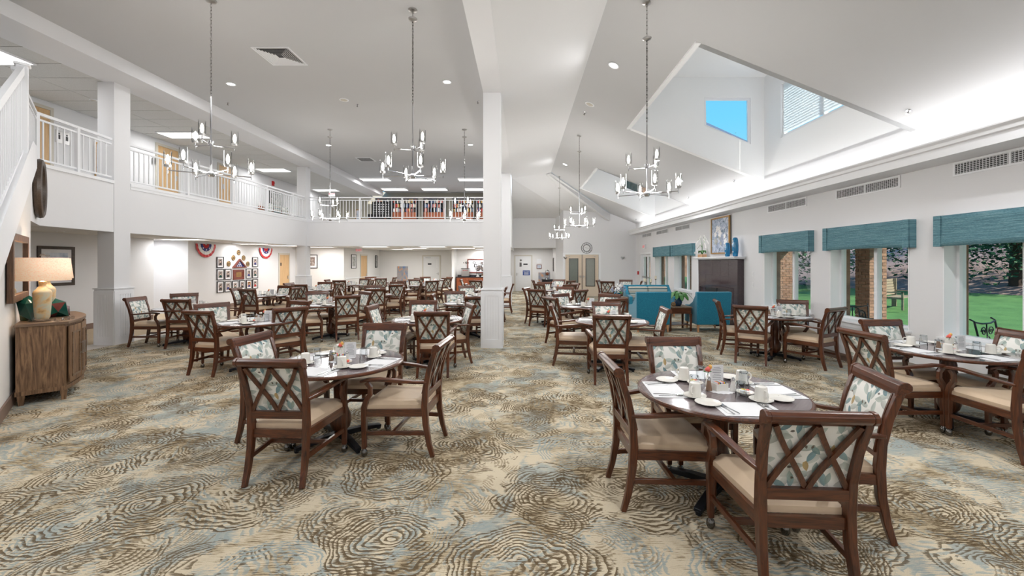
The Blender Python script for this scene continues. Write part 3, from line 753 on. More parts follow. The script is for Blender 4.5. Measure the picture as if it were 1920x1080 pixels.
def chandelier(x, y, zc, zh, label, sc=1.0, rz=0, chain=True):
    c = CH.at((x, y, zh), rz, label=label, cat='chandelier', group='chandeliers'); c.scale = (sc, sc, sc)
    tilt = TILT if x > 0 else 0
    cn = ob('canopy', MB().lathe([(.0, 0), (.065, 0), (.06, -.02), (.02, -.035), (0, -.035)], n=16, cap=False), M['nickel'], c, smooth=True)
    top = (zc - zh) / sc; cn.location = (0, 0, top)
    links = MB(); z = 1.05; k = 0; step = .05 / sc
    while z < top - .03:
        pts = []
        for j in range(9):
            t = 2 * math.pi * j / 8; u = .011 / sc * math.sin(t); v = z + step * .5 + step * .62 * math.cos(t)
            pts.append((u, 0, v) if k % 2 else (0, u, v))
        links.tube(pts, .0026 / sc, 4); z += step; k += 1
    if k: ob('chain', links, M['darkchrome'], c)
    lamp_light('POINT', (x, y, zh + .2), (75 if x > 0 else 56) if y > 9 else (58 if x > 0 else 40), .25, color=(1, .97, .93))
X1 = -4.68
chandelier(-4.68, 6.23, 5.64, 2.98, 'nine-lamp chrome chandelier above the tables beside the balcony pillar', 1.15, .2)
chandelier(-1.70, 6.46, 5.64, 3.00, 'nine-lamp chrome chandelier nearest the centre pillar on its balcony side', 1.08, .7)
chandelier(-5.70, 12.3, 5.64, 2.92, 'far chrome chandelier before the corner of the balcony railing', 1.08, 1.1)
chandelier(-1.70, 12.3, 5.64, 2.92, 'far chrome chandelier before the library railing', 1.08, .4)
chandelier(1.648, 5.436, zs(1.648), 2.56, 'chrome chandelier hanging before the dormer windows', .9, .15)
chandelier(1.577, 11.3, zs(1.577), 2.64, 'chrome chandelier above the wall clock', .9, .5)
chandelier(1.536, 16.77, zs(1.536), 2.62, 'most distant chrome chandelier, before the back alcove', .9, .9)

# ---------------------------------------------------------------- railings
def railing(name, pts, posts, label, z0=3.36, spacing=.118, ends=True):
    """pts: polyline (x,y); posts: distances list along it"""
    p = empty(name, (pts[0][0], pts[0][1], z0), label=label, cat='railing')
    o = Vector((pts[0][0], pts[0][1], z0)); V = [Vector((x, y, z0)) - o for x, y in pts]
    top = MB().bar([v + Vector((0, 0, .84)) for v in V], .045, .045, side=(0, 0, 1)); ob('handrail', top, M['trim'], p)
    ob('rail', MB().bar([v + Vector((0, 0, .74)) for v in V], .032, .03, side=(0, 0, 1)), M['trim'], p)
    ob('rail', MB().bar([v + Vector((0, 0, .07)) for v in V], .032, .03, side=(0, 0, 1)), M['trim'], p)
    bm_ = None; acc = 0
    for a, b in zip(V, V[1:]):
        L = (b - a).length; u = (b - a) / L; n = max(1, int(L / spacing)); ang = math.atan2(u.y, u.x)
        for k in range(1, n):
            q = a + u * (L * k / n); dist = acc + L * k / n
            if any(abs(dist - s) < .06 for s in posts): continue
            if bm_ is None: b0 = ob('baluster', MB().bx(-.009, .009, -.009, .009, .085, .725), M['trim'], p); bm_ = b0
            else: b0 = bm_.copy(); COL.objects.link(b0); b0.parent = p
            b0.location = q; b0.rotation_euler = (0, 0, ang)
        for s in posts:
            if acc - 1e-6 <= s <= acc + L + 1e-6:
                q = a + u * (s - acc); ob('post', MB().bx(-.028, .028, -.028, .028, 0, .835), M['trim'], p, loc=q, rz=ang)
        acc += L
    return p
railing('balcony_railing', [(-8.38, 8.82), (-8.38, 15.93)], [1.55, 3.15, 4.75, 6.3], 'long white balcony railing between the two balcony pillars')
railing('balcony_railing', [(-8.25, 16.1), (-.80, 16.1)], [1.95, 3.6, 5.27, 6.9], 'white railing in front of the upstairs library')
kxx, kyy = kx - .05, ky - .02
railing('balcony_railing', [(-8.36, 8.42), (kxx, kyy), ln(5.35, -.05)], [.75, 1.5, 3.45], 'white railing turning the corner between stair and near balcony pillar')
# stair railing going down towards the camera
p = empty('stair_railing', P3(5.3, 3.36, .03), label='white stair railing with broad newel running down beside the wall', cat='railing')
o = Vector(P3(5.3, 3.36, .03)); u = Vector((.7071, -.7071, 0))
ob('newel_post', MB().bx(-.05, .05, -.05, .05, -.35, .86), M['trim'], p, rz=R(45)); ob('newel_cap', MB().box((0, 0, .875), (.14, .14, .03)), M['trim'], p, rz=R(45), bevel=.005)
sl_ = .53
q0 = u * .05; q1 = u * 2.36
dn = lambda q, z: q + Vector((0, 0, z - sl_ * q.length))
ob('handrail', MB().bar([dn(q0, .82), dn(q1, .82)], .10, .05, side=(0, 0, 1)), M['trim'], p)
ob('rail', MB().bar([dn(q0, -.22), dn(q1, -.22)], .04, .03, side=(0, 0, 1)), M['trim'], p)
ob('post', MB().bx(-.035, .035, -.035, .035, -.30, .90), M['trim'], p, loc=q1 + Vector((0, 0, -sl_ * q1.length)), rz=R(45))
for k in range(1, 20):
    q = u * (.05 + .115 * k); z = -sl_ * q.length
    ob('baluster', MB().bx(-.009, .009, -.009, .009, -.22, .80), M['trim'], p, loc=q + Vector((0, 0, z)), rz=R(45))

# ---------------------------------------------------------------- furniture: chair
def make_chair():
    p = empty('dining_chair', (0, 0, 0)); cw, cwx, cwy = M['chairwood'], M['chairwoodx'], M['chairwoody']
    for s in (-1, 1):
        pts = [(s * .222, -.335, 0), (s * .220, -.300, .12), (s * .216, -.272, .28), (s * .216, -.262, .44), (s * .220, -.272, .60), (s * .228, -.305, .76), (s * .236, -.352, .90), (s * .237, -.362, .93)]
        ob('rear_leg', MB().bar(pts, [.034, .038, .042, .045, .042, .040, .038, .036], [.036, .042, .05, .055, .048, .044, .042, .04]), cw, p, bevel=.004, segs=1)
        pts = [(s * .262, .262, .072), (s * .262, .262, .30), (s * .262, .262, .43), (s * .264, .245, .49), (s * .268, .205, .55), (s * .272, .205, .61), (s * .276, .235, .655)]
        fl = ob('front_leg', MB().bar(pts, [.036, .044, .046, .040, .036, .034, .036], [.036, .044, .046, .042, .038, .036, .04]), cw, p, bevel=.004, segs=1)
        ob('caster', MB().lathe([(.008, .075), (.014, .066), (.024, .052), (.027, .036), (.027, .022), (.018, .004), (.008, 0)], (s * .262, .262, 0), 12), M['darkchrome'], fl, smooth=True)
        pts = [(s * .232, -.285, .652), (s * .245, -.18, .655), (s * .270, -.02, .672), (s * .285, .13, .684), (s * .284, .22, .678), (s * .280, .285, .662)]
        ob('armrest', MB().bar(pts, [.036, .042, .05, .056, .056, .05], [.024, .026, .028, .028, .026, .022], side=(1, 0, 0)), cwy, p, bevel=.006, segs=2)
        ob('stretcher', MB().bar([(s * .218, -.285, .205), (s * .260, .25, .205)], .022, .035, side=(1, 0, 0)), cwy, p, bevel=.002, segs=1)
        ob('seat_rail', MB().bar([(s * .218, -.25, .383), (s * .258, .25, .383)], .026, .062, side=(1, 0, 0)), cwy, p)
    ob('cross_stretcher', MB().bx(-.238, .238, .0, .026, .19, .22), cwx, p)
    ob('seat_rail', MB().bx(-.245, .245, .248, .275, .352, .413), cwx, p); ob('seat_rail', MB().bx(-.20, .20, -.275, -.25, .352, .413), cwx, p)
    # cushion
    def f(u, v):
        y = -.245 + .535 * v; hw = .205 + (.262 - .205) * v; x = (2 * u - 1) * hw
        e = max(abs(2 * u - 1), abs(2 * v - 1)); z = .488 - .040 * max(0, (e - .78) / .22) ** 2 + .008 * (1 - e)
        return (x, y, z)
    m = MB().grid(f, 10, 10); b = m.bm
    edges = [e for e in b.edges if e.is_boundary]; r = bmesh.ops.extrude_edge_only(b, edges=edges)
    for v in [g for g in r['geom'] if isinstance(g, bmesh.types.BMVert)]: v.co.z = .412
    bmesh.ops.holes_fill(b, edges=[e for e in b.edges if e.is_boundary])
    ob('seat', m, M['vinyl'], p, smooth=True)
    # top rail: rolled profile
    prof = [(-.333, .902), (-.352, .901), (-.368, .918), (-.392, .925), (-.408, .942), (-.408, .964), (-.392, .980), (-.366, .982), (-.345, .968), (-.338, .935)]
    ob('top_rail', MB().prism([(-.236, y, z) for y, z in prof], (.472, 0, 0)), cwx, p, bevel=.003, segs=1)
    cc = Vector((0, -.372, .948))
    for s in (-1, 1):
        pr = [(s * .236, cc.y + (y - cc.y) * 1.1, cc.z + (z - cc.z) * 1.1) for y, z in prof]
        ob('rail_end', MB().prism(pr, (s * .024, 0, 0)), cwx, p, bevel=.003, segs=1)
    ob('lower_rail', MB().bx(-.205, .205, -.290, -.256, .502, .558), cwx, p, bevel=.002, segs=1)
    # crossed slats between posts, following the rake
    yb = lambda z: -.275 - .055 * ((z - .58) / .32) - .035 * ((z - .58) / .32) ** 2
    for c in (-.100, .100):
        for s in (-1, 1):
            pts = []
            for k in range(7):
                t = k / 6; z = .557 + .35 * t; bow = s * .004 * math.sin(2 * math.pi * t) * -1
                pts.append((c + s * .097 * (2 * t - 1) + bow, yb(z) - (.004 if s > 0 else .0), z))
            ob('slat', MB().bar(pts, .027, .017, side=(1, 0, 0)), cw, p)
    # upholstered back panel
    def g(u, v):
        z = .545 + .362 * v; x = (2 * u - 1) * .206; e = max(abs(2 * u - 1), abs(2 * v - 1))
        return (x, yb(z) + .034 - .012 * max(0, (e - .85) / .15) ** 2, z)
    def gb(u, v):
        z = .545 + .362 * v; return ((2 * u - 1) * .206, yb(z) + .013, z)
    m = MB().grid(g, 8, 8).grid(gb, 1, 4)
    m.bm.verts.ensure_lookup_table()
    ob('backrest', m, M['leaf'], p, smooth=True)
    for s in (-1, 1): ob('panel_frame', MB().bar([(s * .212, yb(z) + .022, z) for z in (.545, .70, .82, .905)], .012, .03), cw, p)
    return p
CHAIR = Proto(make_chair())

def make_table():
    p = empty('dining_table', (0, 0, 0))
    ob('edge_band', MB().lathe([(.55, .722), (.572, .724), (.582, .733), (.582, .744), (.574, .7535), (.562, .7545), (.555, .74)], n=64, cap=False), M['chairwoodx'], p, smooth=True)
    ob('tabletop', MB().lathe([(.5615, .724), (.5615, .755)], n=64), M['tablewood'], p)
    ob('pedestal', MB().lathe([(.12, .70), (.12, .722)], n=4).lathe([(.05, .09), (.085, .13), (.098, .18), (.094, .24), (.07, .30), (.058, .34), (.062, .50), (.066, .60), (.05, .66), (.05, .70)], n=20), M['chairwood'], p, smooth=True)
    for k in range(4):
        a = R(90 * k); u = Vector((math.cos(a), math.sin(a), 0)); q = Vector((-u.y, u.x, 0))
        ob('foot', MB().bar([u * .02 + Vector((0, 0, .065)), u * .22 + Vector((0, 0, .055)), u * .40 + Vector((0, 0, .032))], [.07, .06, .055], [.05, .045, .03], side=q).cyl(u * .385, u * .385 + Vector((0, 0, .03)), .02, 8), M['blackmetal'], p, bevel=.004, segs=1)
    return p
TABLE = Proto(make_table())

# place setting pieces
def make(name, parts, **kw):
    """one mesh when a single part, otherwise an empty with parts"""
    if len(parts) == 1:
        return ob(name, parts[0][1], parts[0][2], smooth=parts[0][3] if len(parts[0]) > 3 else False)
    p = empty(name)
    for pt in parts: ob(pt[0], pt[1], pt[2], p, smooth=pt[3] if len(pt) > 3 else False)
    return p
IT = {}
IT['placemat'] = Proto(make('placemat', [('m', MB().bx(-.19, .19, -.125, .125, 0, .0012), M['paper'])]))
IT['mug'] = Proto(make('mug', [('body', MB().lathe([(.041, 0), (.042, .004), (.040, .04), (.038, .078), (.035, .090), (.028, .0945)], n=20), M['ceramic'], True),
    ('handle', MB().tube([(.038, 0, .070), (.058, 0, .073), (.070, 0, .058), (.068, 0, .035), (.056, 0, .022), (.040, 0, .020)], .0055, 6), M['ceramic'], True)]))
IT['saucer'] = Proto(make('saucer', [('m', MB().lathe([(.035, 0), (.045, .004), (.07, .010), (.076, .014), (.075, .016), (.045, .008), (.03, .007)], n=28), M['ceramic'], True)]))
IT['plate'] = Proto(make('bread_plate', [('m', MB().lathe([(.045, 0), (.06, .004), (.08, .012), (.083, .015), (.081, .016), (.055, .007), (.04, .006)], n=28), M['ceramic'], True)]))
def tumbler():
    n = 32; m = MB(); rings = []
    for r, z, fl in ((.037, 0, 0), (.035, .03, .0), (.0335, .05, .0012), (.030, .115, .0018), (.029, .122, 0)):
        rings.append((r, z, fl))
    vs = [[m.bm.verts.new(((r + fl * math.cos(i * math.pi)) * math.cos(2 * math.pi * i / n), (r + fl * math.cos(i * math.pi)) * math.sin(2 * math.pi * i / n), z)) for i in range(n)] for r, z, fl in rings]
    for a, b in zip(vs, vs[1:]):
        for i in range(n): m.bm.faces.new((a[i], a[(i + 1) % n], b[(i + 1) % n], b[i]))
    m.bm.faces.new(vs[-1]); m.lathe([(.024, .108), (.026, .121)], n=16)
    return m
IT['glass'] = Proto(make('tumbler', [('m', tumbler(), M['glass'], False)]))
IT['fork'] = Proto(make('fork', [('m', (lambda m: [m.bar([(0, -.09, .002), (0, .03, .004)], [.007, .004], .002), m.bar([(0, .03, .004), (0, .05, .003)], [.012, .02], .002), [m.bar([(dx, .05, .003), (dx, .088, .006)], .003, .0015) for dx in (-.008, -.003, .003, .008)]] and m)(MB()), M['steel'])]))
IT['spoon'] = Proto(make('spoon', [('m', (lambda m: m.bar([(0, -.085, .002), (0, .04, .004)], [.007, .004], .002).ball((0, .062, .004), .02, 10, 6, (.85, 1.35, .2)))(MB()), M['steel'], True)]))
IT['knife'] = Proto(make('knife', [('m', MB().bar([(0, -.105, .002), (0, -.01, .003), (0, .0, .003), (0, .10, .002), (.003, .115, .002)], [.009, .010, .007, .014, .004], .002), M['steel'])]))
IT['napkin'] = Proto(make('paper_napkin', [('m', MB().bx(-.035, .035, -.075, .075, 0, .003), M['paper'])]))
IT['salt'] = Proto(make('salt_shaker', [('jar', MB().lathe([(.022, 0), (.022, .01), (.014, .06), (.013, .075)], n=10), M['salt'], True), ('lid', MB().lathe([(.0145, .075), (.015, .085), (.006, .10), (.002, .102)], n=10), M['chrome'], True)]))
IT['pepper'] = Proto(make('pepper_shaker', [('jar', MB().lathe([(.022, 0), (.022, .01), (.014, .06), (.013, .075)], n=10), M['pepper'], True), ('lid', MB().lathe([(.0145, .075), (.015, .085), (.006, .10), (.002, .102)], n=10), M['chrome'], True)]))
def caddy():
    p = empty('sugar_caddy'); ob('dish', MB().bx(-.05, .05, -.032, .032, 0, .005).bx(-.05, -.045, -.032, .032, .005, .048).bx(.045, .05, -.032, .032, .005, .048).bx(-.045, .045, -.032, -.027, .005, .048).bx(-.045, .045, .027, .032, .005, .048), M['ceramic'], p)
    for k in range(9):
        ob('packet', MB().box((-.036 + .009 * k, 0, .031), (.004, .046, .055)), M[('paper', 'pink', 'yellow', 'blue', 'paper')[k % 5]], p)
    return p
IT['caddy'] = Proto(caddy())
def creamer():
    p = empty('creamer_dish'); ob('dish', MB().lathe([(.03, 0), (.045, .012), (.06, .026), (.0585, .027), (.04, .014), (.02, .012)], n=20), M['ceramic'], p, smooth=True)
    for k, (x, y) in enumerate(((-.02, .0), (.018, .012), (.0, -.022), (.0, .02))):
        ob('creamer_cup', MB().lathe([(.011, .012), (.015, .034), (.018, .036)], (x, y, 0), 10), M[('paper', 'petalred', 'paper', 'yellow')[k]], p)
    return p
IT['creamer'] = Proto(creamer())
def rose():
    p = empty('bud_vase_rose'); ob('vase', MB().lathe([(.018, 0), (.02, .02), (.009, .06), (.008, .085)], n=10), M['ceramic'], p, smooth=True)
    ob('stem', MB().cyl((0, 0, .08), (.004, .0, .115), .0025, 5), M['green'], p)
    ob('flower', MB().ball((.004, 0, .13), .017, 8, 6, (1, 1, 1.2)).ball((.012, .004, .127), .013, 8, 5).ball((-.006, .006, .125), .013, 8, 5), M['petalred'], p, smooth=True)
    ob('flower', MB().ball((.02, .0, .148), .014, 8, 6, (1, 1, 1.25)).ball((.026, .004, .143), .010, 8, 5), M['petalyel'], p, smooth=True)
    for s in (-1, 1): ob('leaf', MB().poly([(0, 0, .105), (s * .02, .008, .118), (s * .034, .0, .112), (s * .02, -.008, .112)]), M['green'], p, solid=.0008)
    return p
IT['rose'] = Proto(rose())
def menu():
    p = empty('menu_card'); ob('holder', MB().bx(-.045, .045, -.02, .02, 0, .004), M['paper'], p)
    ob('card', MB().bx(-.055, .055, -.001, .001, .004, .155), M['paper'], p)
    for k in range(9):
        w = .035 if k not in (0, 4) else .025; ob('lettering', MB().bx(-w, w, -.0016, -.001, .135 - .013 * k, .138 - .013 * k), M['inkgrey'], p)
    return p
IT['menu'] = Proto(menu())
def doily():
    m = MB(); n = 36; c = m.bm.verts.new((0, 0, .001)); vs = []
    for i in range(n):
        r = .10 + .004 * math.cos(i * math.pi); vs.append(m.bm.verts.new((r * math.cos(2 * math.pi * i / n), r * math.sin(2 * math.pi * i / n), .0008)))
    for i in range(n): m.bm.faces.new((c, vs[i], vs[(i + 1) % n]))
    return ob('doily', m, M['paper'], solid=.0008)
IT['doily'] = Proto(doily())
TZ = .7562

def lay_table(x, y, phrase, angs, level, gsuf, rose_off=(.0, .0)):
    """angs: (direction angle of each diner seen from the table centre, side word)"""
    def put(kind, lx, ly, a, rz, label, cat, group, z=0):
        X = x + lx * math.cos(a) - ly * math.sin(a); Y = y + lx * math.sin(a) + ly * math.cos(a)
        return IT[kind].at((X, Y, TZ + z), rz, label=label, cat=cat, group=group)
    for ang, side in angs:
        a = ang + R(90)        # local -y axis points to the diner
        e = random.uniform(-.05, .05)
        s = '%s seat of %s' % (side, phrase)
        put('placemat', 0, -.40, a, a + e, 'white paper placemat, ' + s, 'placemat', 'placemats ' + gsuf)
        put('saucer', .17, -.245, a, a, 'white saucer under a mug, ' + s, 'saucer', 'saucers ' + gsuf, .0014)
        put('mug', .17, -.245, a, a + random.uniform(-1.8, .3), 'upturned white mug, ' + s, 'mug', 'mugs ' + gsuf, .0095)
        put('plate', -.215, -.315, a, a, 'white bread plate, ' + s, 'plate', 'bread plates ' + gsuf, .0014)
        put('glass', .055, -.205, a, a, 'upturned ribbed tumbler, ' + s, 'glass', 'tumblers ' + gsuf, .0)
        if level >= 2:
            put('napkin', -.13, -.42, a, a + e, 'folded white napkin, ' + s, 'napkin', 'napkins ' + gsuf, .0014)
            put('fork', -.140, -.42, a, a + e + .1, 'steel fork on napkin, ' + s, 'fork', 'forks ' + gsuf, .0048)
            put('fork', -.118, -.41, a, a + e + .25, 'second fork on napkin, ' + s, 'fork', 'forks ' + gsuf, .0048)
            put('knife', .115, -.41, a, a + e, 'steel knife, ' + s, 'knife', 'knives ' + gsuf, .0016)
            put('spoon', .150, -.405, a, a + e + .1, 'steel spoon, ' + s, 'spoon', 'spoons ' + gsuf, .0016)
    a0 = angs[0][0] + R(90)
    if level >= 2: put('doily', 0, 0, a0, 0, 'round paper doily on ' + phrase, 'doily', 'doilies ' + gsuf)
    put('caddy', 0, 0, a0, .25, 'white dish of sweetener packets on ' + phrase, 'sugar caddy', 'sugar caddies ' + gsuf, .0018)
    put('menu', .03, .115, a0, .15, 'printed menu card standing on ' + phrase, 'menu card', 'menu cards ' + gsuf, .0)
    put('rose', -.055, .075, a0, 0, 'coral and peach roses in a bud vase on ' + phrase, 'flowers', 'table roses ' + gsuf, .0018)
    put('salt', .085, -.030, a0, 0, 'salt shaker with metal lid on ' + phrase, 'shaker', 'shakers ' + gsuf, .0018)
    if level >= 2:
        put('pepper', -.085, -.020, a0, 0, 'pepper shaker with metal lid on ' + phrase, 'shaker', 'shakers ' + gsuf, .0018)
        put('creamer', .125, -.120, a0, 0, 'dish of creamer cups beside the salt on ' + phrase, 'creamer dish', 'creamer dishes ' + gsuf)
        put('creamer', -.135, .110, a0, .6, 'dish of creamer cups beside the roses on ' + phrase, 'creamer dish', 'creamer dishes ' + gsuf)

SECT = ['right', 'far right', 'far', 'far left', 'left', 'near left', 'near', 'near right']
def dining(tx, ty, phrase, chairs, level=1, g='', tang=0.0):
    """chairs: (X, Y of the top rail middle, facing vector or None)"""
    TABLE.at((tx, ty, 0), R(45) + tang, label='round dining table: ' + phrase.replace('the ', '', 1), cat='table', group='round dining tables')
    used = {}; angs = []
    for c in chairs:
        X, Y = c[0], c[1]; fx, fy = c[2] if len(c) > 2 and c[2] else (tx - X, ty - Y)
        L = math.hypot(fx, fy); fx /= L; fy /= L
        rz = math.atan2(fy, fx) - R(90)
        ox, oy = X + fx * .372, Y + fy * .372
        th = math.atan2(Y - ty, X - tx); sec = SECT[int(round(th / R(45))) % 8]
        if sec in used:
            sec2 = SECT[(SECT.index(sec) + 1) % 8]; sec = sec2 if sec2 not in used else SECT[(SECT.index(sec) - 1) % 8]
        used[sec] = 1
        CHAIR.at((ox, oy, 0), rz, label='cross-back wooden armchair, %s side of %s' % (sec, phrase), cat='chair', group='dining armchairs')
        angs.append((th, sec))
    # seats evenly spaced on table, aligned with the first chair
    base = angs[0][0]; out = []
    for k in range(4):
        want = base + k * R(90); best = None
        for th, sec in angs:
            dlt = abs((th - want + math.pi) % (2 * math.pi) - math.pi)
            if dlt < R(44): best = sec
        out.append((want, best or SECT[int(round(want / R(45))) % 8]))
    seen = {}; res = []
    for w, s in out:
        while s in seen: s = SECT[(SECT.index(s) + 1) % 8]
        seen[s] = 1; res.append((w, s))
    lay_table(tx, ty, phrase, res, level, 'on ' + phrase if level >= 2 else 'on the far tables')

T = dining
T(1.46, 3.05, 'the nearest table', [(1.43, 1.99, (.06, 1)), (.65, 3.04, (1, .03)), (1.45, 3.96, (0, -1)), (2.32, 2.69, (-.97, .22))], 2)
T(-1.73, 3.95, 'the front table left of the pillar', [(-1.87, 3.07, (.04, 1)), (-.72, 3.82, (-1, .08)), (-1.60, 4.85, (-.05, -1)), (-2.68, 4.1, (.98, -.12))], 2)
T(4.6, 4.45, 'the table under the largest valance', [(3.53, 4.30, (1, .1)), (4.49, 5.17, (.05, -1)), (5.22, 4.28, (-1, .05)), (4.42, 3.40, (.03, 1))], 2)
T(1.45, 6.66, 'the table before the teal seats', [(1.23, 5.64, (.08, 1)), (.50, 7.0, (1, -.1)), (1.53, 7.49, (0, -1)), (2.26, 6.5, (-1, .1))], 2)
T(4.5, 7.35, 'the window table by the fireplace', [(3.76, 6.80, (.55, .8)), (4.95, 6.50, (-.45, .9)), (5.14, 7.85, (-.35, -.9)), (3.68, 7.8, (.95, -.3))], 2)
T(-1.55, 6.85, 'the table beside the near pillar', [(-1.30, 6.0, (-.05, 1)), (-.88, 7.15, (-.9, -.35)), (-1.84, 7.75, (.05, -1)), (-2.5, 6.9, (1, .0))], 2)
T(-4.22, 6.65, 'the table left of the front one', [(-4.78, 6.1, (.2, 1)), (-3.66, 6.55, (-.75, .6)), (-4.12, 7.7, (-.4, -.9)), (-5.43, 7.25, (.75, -.65))], 2)
T(-6.94, 8.6, 'the table by the balcony pillar', [(-6.71, 8.27 - .25, (-.1, 1)), (-7.9, 8.45, (1, .1)), (-7.75, 9.5, (.6, -.8)), (-6.15, 9.2, (-.8, -.5))], 1)
T(1.41, 8.93, 'the second vaulted row table', [(.58, 8.45), (.90, 9.46, (.6, -.7)), (1.99, 9.35, (-.5, -.8)), (1.86, 8.1, (-.45, .85))], 1)
T(.85, 11.3, 'the third vaulted row table', [(.13, 11.6, (.95, -.35)), (.38, 10.8, (.45, .85)), (1.26, 11.95, (-.4, -.9)), (1.53, 10.7, (-.6, .75))], 1)
T(1.20, 14.0, 'the fourth vaulted row table', [(.57, 13.6, (.7, .6)), (.81, 14.8, (.2, -.9)), (1.87, 14.2, (-.9, -.3)), (1.55, 13.2, (-.4, .9))], 1)
T(1.15, 16.4, 'the last table before the alcove', [(.45, 16.3, (.9, .1)), (1.55, 17.1, (-.3, -.9)), (1.9, 15.9, (-.6, .6))], 1)
T(3.75, 15.9, 'the table behind the blue flowers', [(3.03, 16.4, (.9, -.4)), (3.2, 15.4, (.3, .9)), (4.2, 16.65, (-.2, -.9)), (4.5, 15.5, (-.9, .3))], 1)
T(-4.27, 9.27, 'the table right of the glassware', [(-3.72, 8.85, (-.5, .85)), (-4.92, 8.7, (.85, .45)), (-5.0, 10.1, (.5, -.85)), (-3.81, 10.1, (-.6, -.8))], 1)
T(-7.2, 11.75, 'the table before the portraits', [(-7.27, 10.94, (.2, 1)), (-7.95, 11.5, (1, .1)), (-7.18, 12.6, (-.1, -1)), (-6.4, 11.7, (-1, .0))], 1)
T(-4.3, 11.9, 'the table under the corner chandelier', [(-3.9, 11.05, (-.3, .9)), (-5.05, 11.5, (.9, .3)), (-4.55, 12.7, (.1, -1)), (-3.5, 12.3, (-.9, -.3))], 1)
T(-6.95, 13.95, 'the table before the maple door', [(-7.1, 13.2, (.1, 1)), (-7.05, 14.85, (.1, -1)), (-8.0, 14.2, (1, -.1)), (-6.2, 14.0, (-1, 0))], 1)
T(-4.35, 14.1, 'the table before the orange artwork', [(-3.95, 13.1, (-.3, .9)), (-4.5, 14.95, (0, -1)), (-3.45, 14.3, (-1, -.1))], 1)
T(-1.22, 9.5, 'the table half behind the pillar', [(-.93, 8.6, (-.2, 1)), (-2.0, 9.3, (1, .1)), (-1.65, 10.2, (.3, -.9)), (-.42, 9.75, (-1, -.1))], 1)
T(-1.22, 11.8, 'the second table behind the pillar', [(-1.97, 11.4, (1, .3)), (-1.66, 12.5, (.3, -.9)), (-.44, 11.9, (-1, 0))], 1)
T(-1.15, 13.9, 'the third table behind the pillar', [(-.28, 13.8, (-1, .0)), (-1.85, 13.7, (1, 0))], 1)
T(-7.1, 17.0, 'the table past the corner pillar', [(-7.15, 16.2, (.0, 1)), (-7.95, 16.9, (1, .1)), (-6.75, 17.85, (-.1, -1)), (-6.1, 16.8, (-1, .1))], 1)
T(-4.0, 16.7, 'the first table under the library', [(-4.65, 16.0, (.6, .7)), (-4.5, 17.3, (.6, -.7)), (-3.45, 15.95, (-.5, .85)), (-3.3, 17.2, (-.8, -.5))], 1)
T(-6.8, 19.3, 'the farthest table by the picture', [(-6.3, 18.5, (-.3, .9)), (-7.3, 20.0, (.4, -.9)), (-5.95, 19.4, (-1, 0))], 1)
T(-4.1, 19.2, 'the farthest table by the door', [(-4.6, 18.5, (.4, .9)), (-4.65, 19.95, (.5, -.8)), (-3.35, 18.5, (-.6, .8)), (-3.45, 19.8, (-.7, -.6))], 1)
T(-1.65, 17.0, 'the table before the serving counter', [(-1.8, 16.15, (.1, 1)), (-2.5, 17.1, (1, 0)), (-.95, 17.2, (-1, -.1))], 1)

# ---------------------------------------------------------------- sideboard with lamps, by the stair wall
rzs = R(135)     # local +x runs along the wall away from the camera, local -y faces the room
ux, uy = -.7071, .7071; nx_, ny_ = .7071, .7071
def SB(u_, n_, z=0): b = Vector((-5.93, 4.80, 0)); return b + Vector((ux, uy, 0)) * u_ + Vector((nx_, ny_, 0)) * n_ + Vector((0, 0, z))
sb = empty('sideboard', SB(.75, .02), rzs, label='oak sideboard with bowed panelled front standing against the stair wall', cat='sideboard')
Ls = .75
def bow(x, d=0): return -(.42 + .13 * math.cos(min(1, abs(x) / Ls) * math.pi / 2) + d)
n = 12; front = [(-Ls + 2 * Ls * i / n, bow(-Ls + 2 * Ls * i / n)) for i in range(n + 1)]
ob('carcass', MB().prism([(Ls - .02, -.01, .16), (-Ls + .02, -.01, .16)] + [(x * .973, y + .02, .16) for x, y in front], (0, 0, .77)), M['sidewood'], sb)
ob('top', MB().prism([(Ls, 0, .93), (-Ls, 0, .93)] + [(x, y - .012, .93) for x, y in front], (0, 0, .035)), M['sidewoodtop'], sb, bevel=.004)
ob('plinth', MB().prism([(Ls - .01, -.005, .12), (-Ls + .01, -.005, .12)] + [(x * .985, y + .008, .12) for x, y in front], (0, 0, .05)), M['sidewood'], sb)
for sx in (-1, 1):
    for yy in (-.05, -.39):
        ob('leg', MB().prism([(sx * (Ls - .05) - .03, yy - .03, .12), (sx * (Ls - .05) + .03, yy - .03, .12), (sx * (Ls - .05) + .03, yy + .03, .12), (sx * (Ls - .05) - .03, yy + .03, .12)], (0, 0, -.02)).bar([(sx * (Ls - .05), yy, .10), (sx * (Ls - .05), yy, 0)], [.06, .04], [.06, .04]), M['sidewood'], sb)
for k in range(4):
    x0 = -Ls * .95 + 2 * Ls * .95 * k / 4 + .012; x1 = -Ls * .95 + 2 * Ls * .95 * (k + 1) / 4 - .012
    y0, y1 = bow(x0), bow(x1); L = math.hypot(x1 - x0, y1 - y0); a = math.atan2(y1 - y0, x1 - x0)
    D = MB().bx(0, L, -.012, .006, .20, .90)
    dr = ob('door', D, M['sidewood'], sb, loc=(x0, y0 - .0, 0), rz=a)
    ob('moulding', MB().bx(.05, L - .05, -.022, -.012, .26, .28).bx(.05, L - .05, -.022, -.012, .80, .82).bx(.05, .07, -.022, -.012, .28, .80).bx(L - .07, L - .05, -.022, -.012, .28, .80), M['sidewoodtop'], dr)
    hx_ = L - .03 if k % 2 == 0 else .03
    ob('handle', MB().bx(hx_ - .006, hx_ + .006, -.045, -.035, .50, .66).bx(hx_ - .005, hx_ + .005, -.036, -.012, .51, .52).bx(hx_ - .005, hx_ + .005, -.036, -.012, .64, .65), M['nickel'], dr)
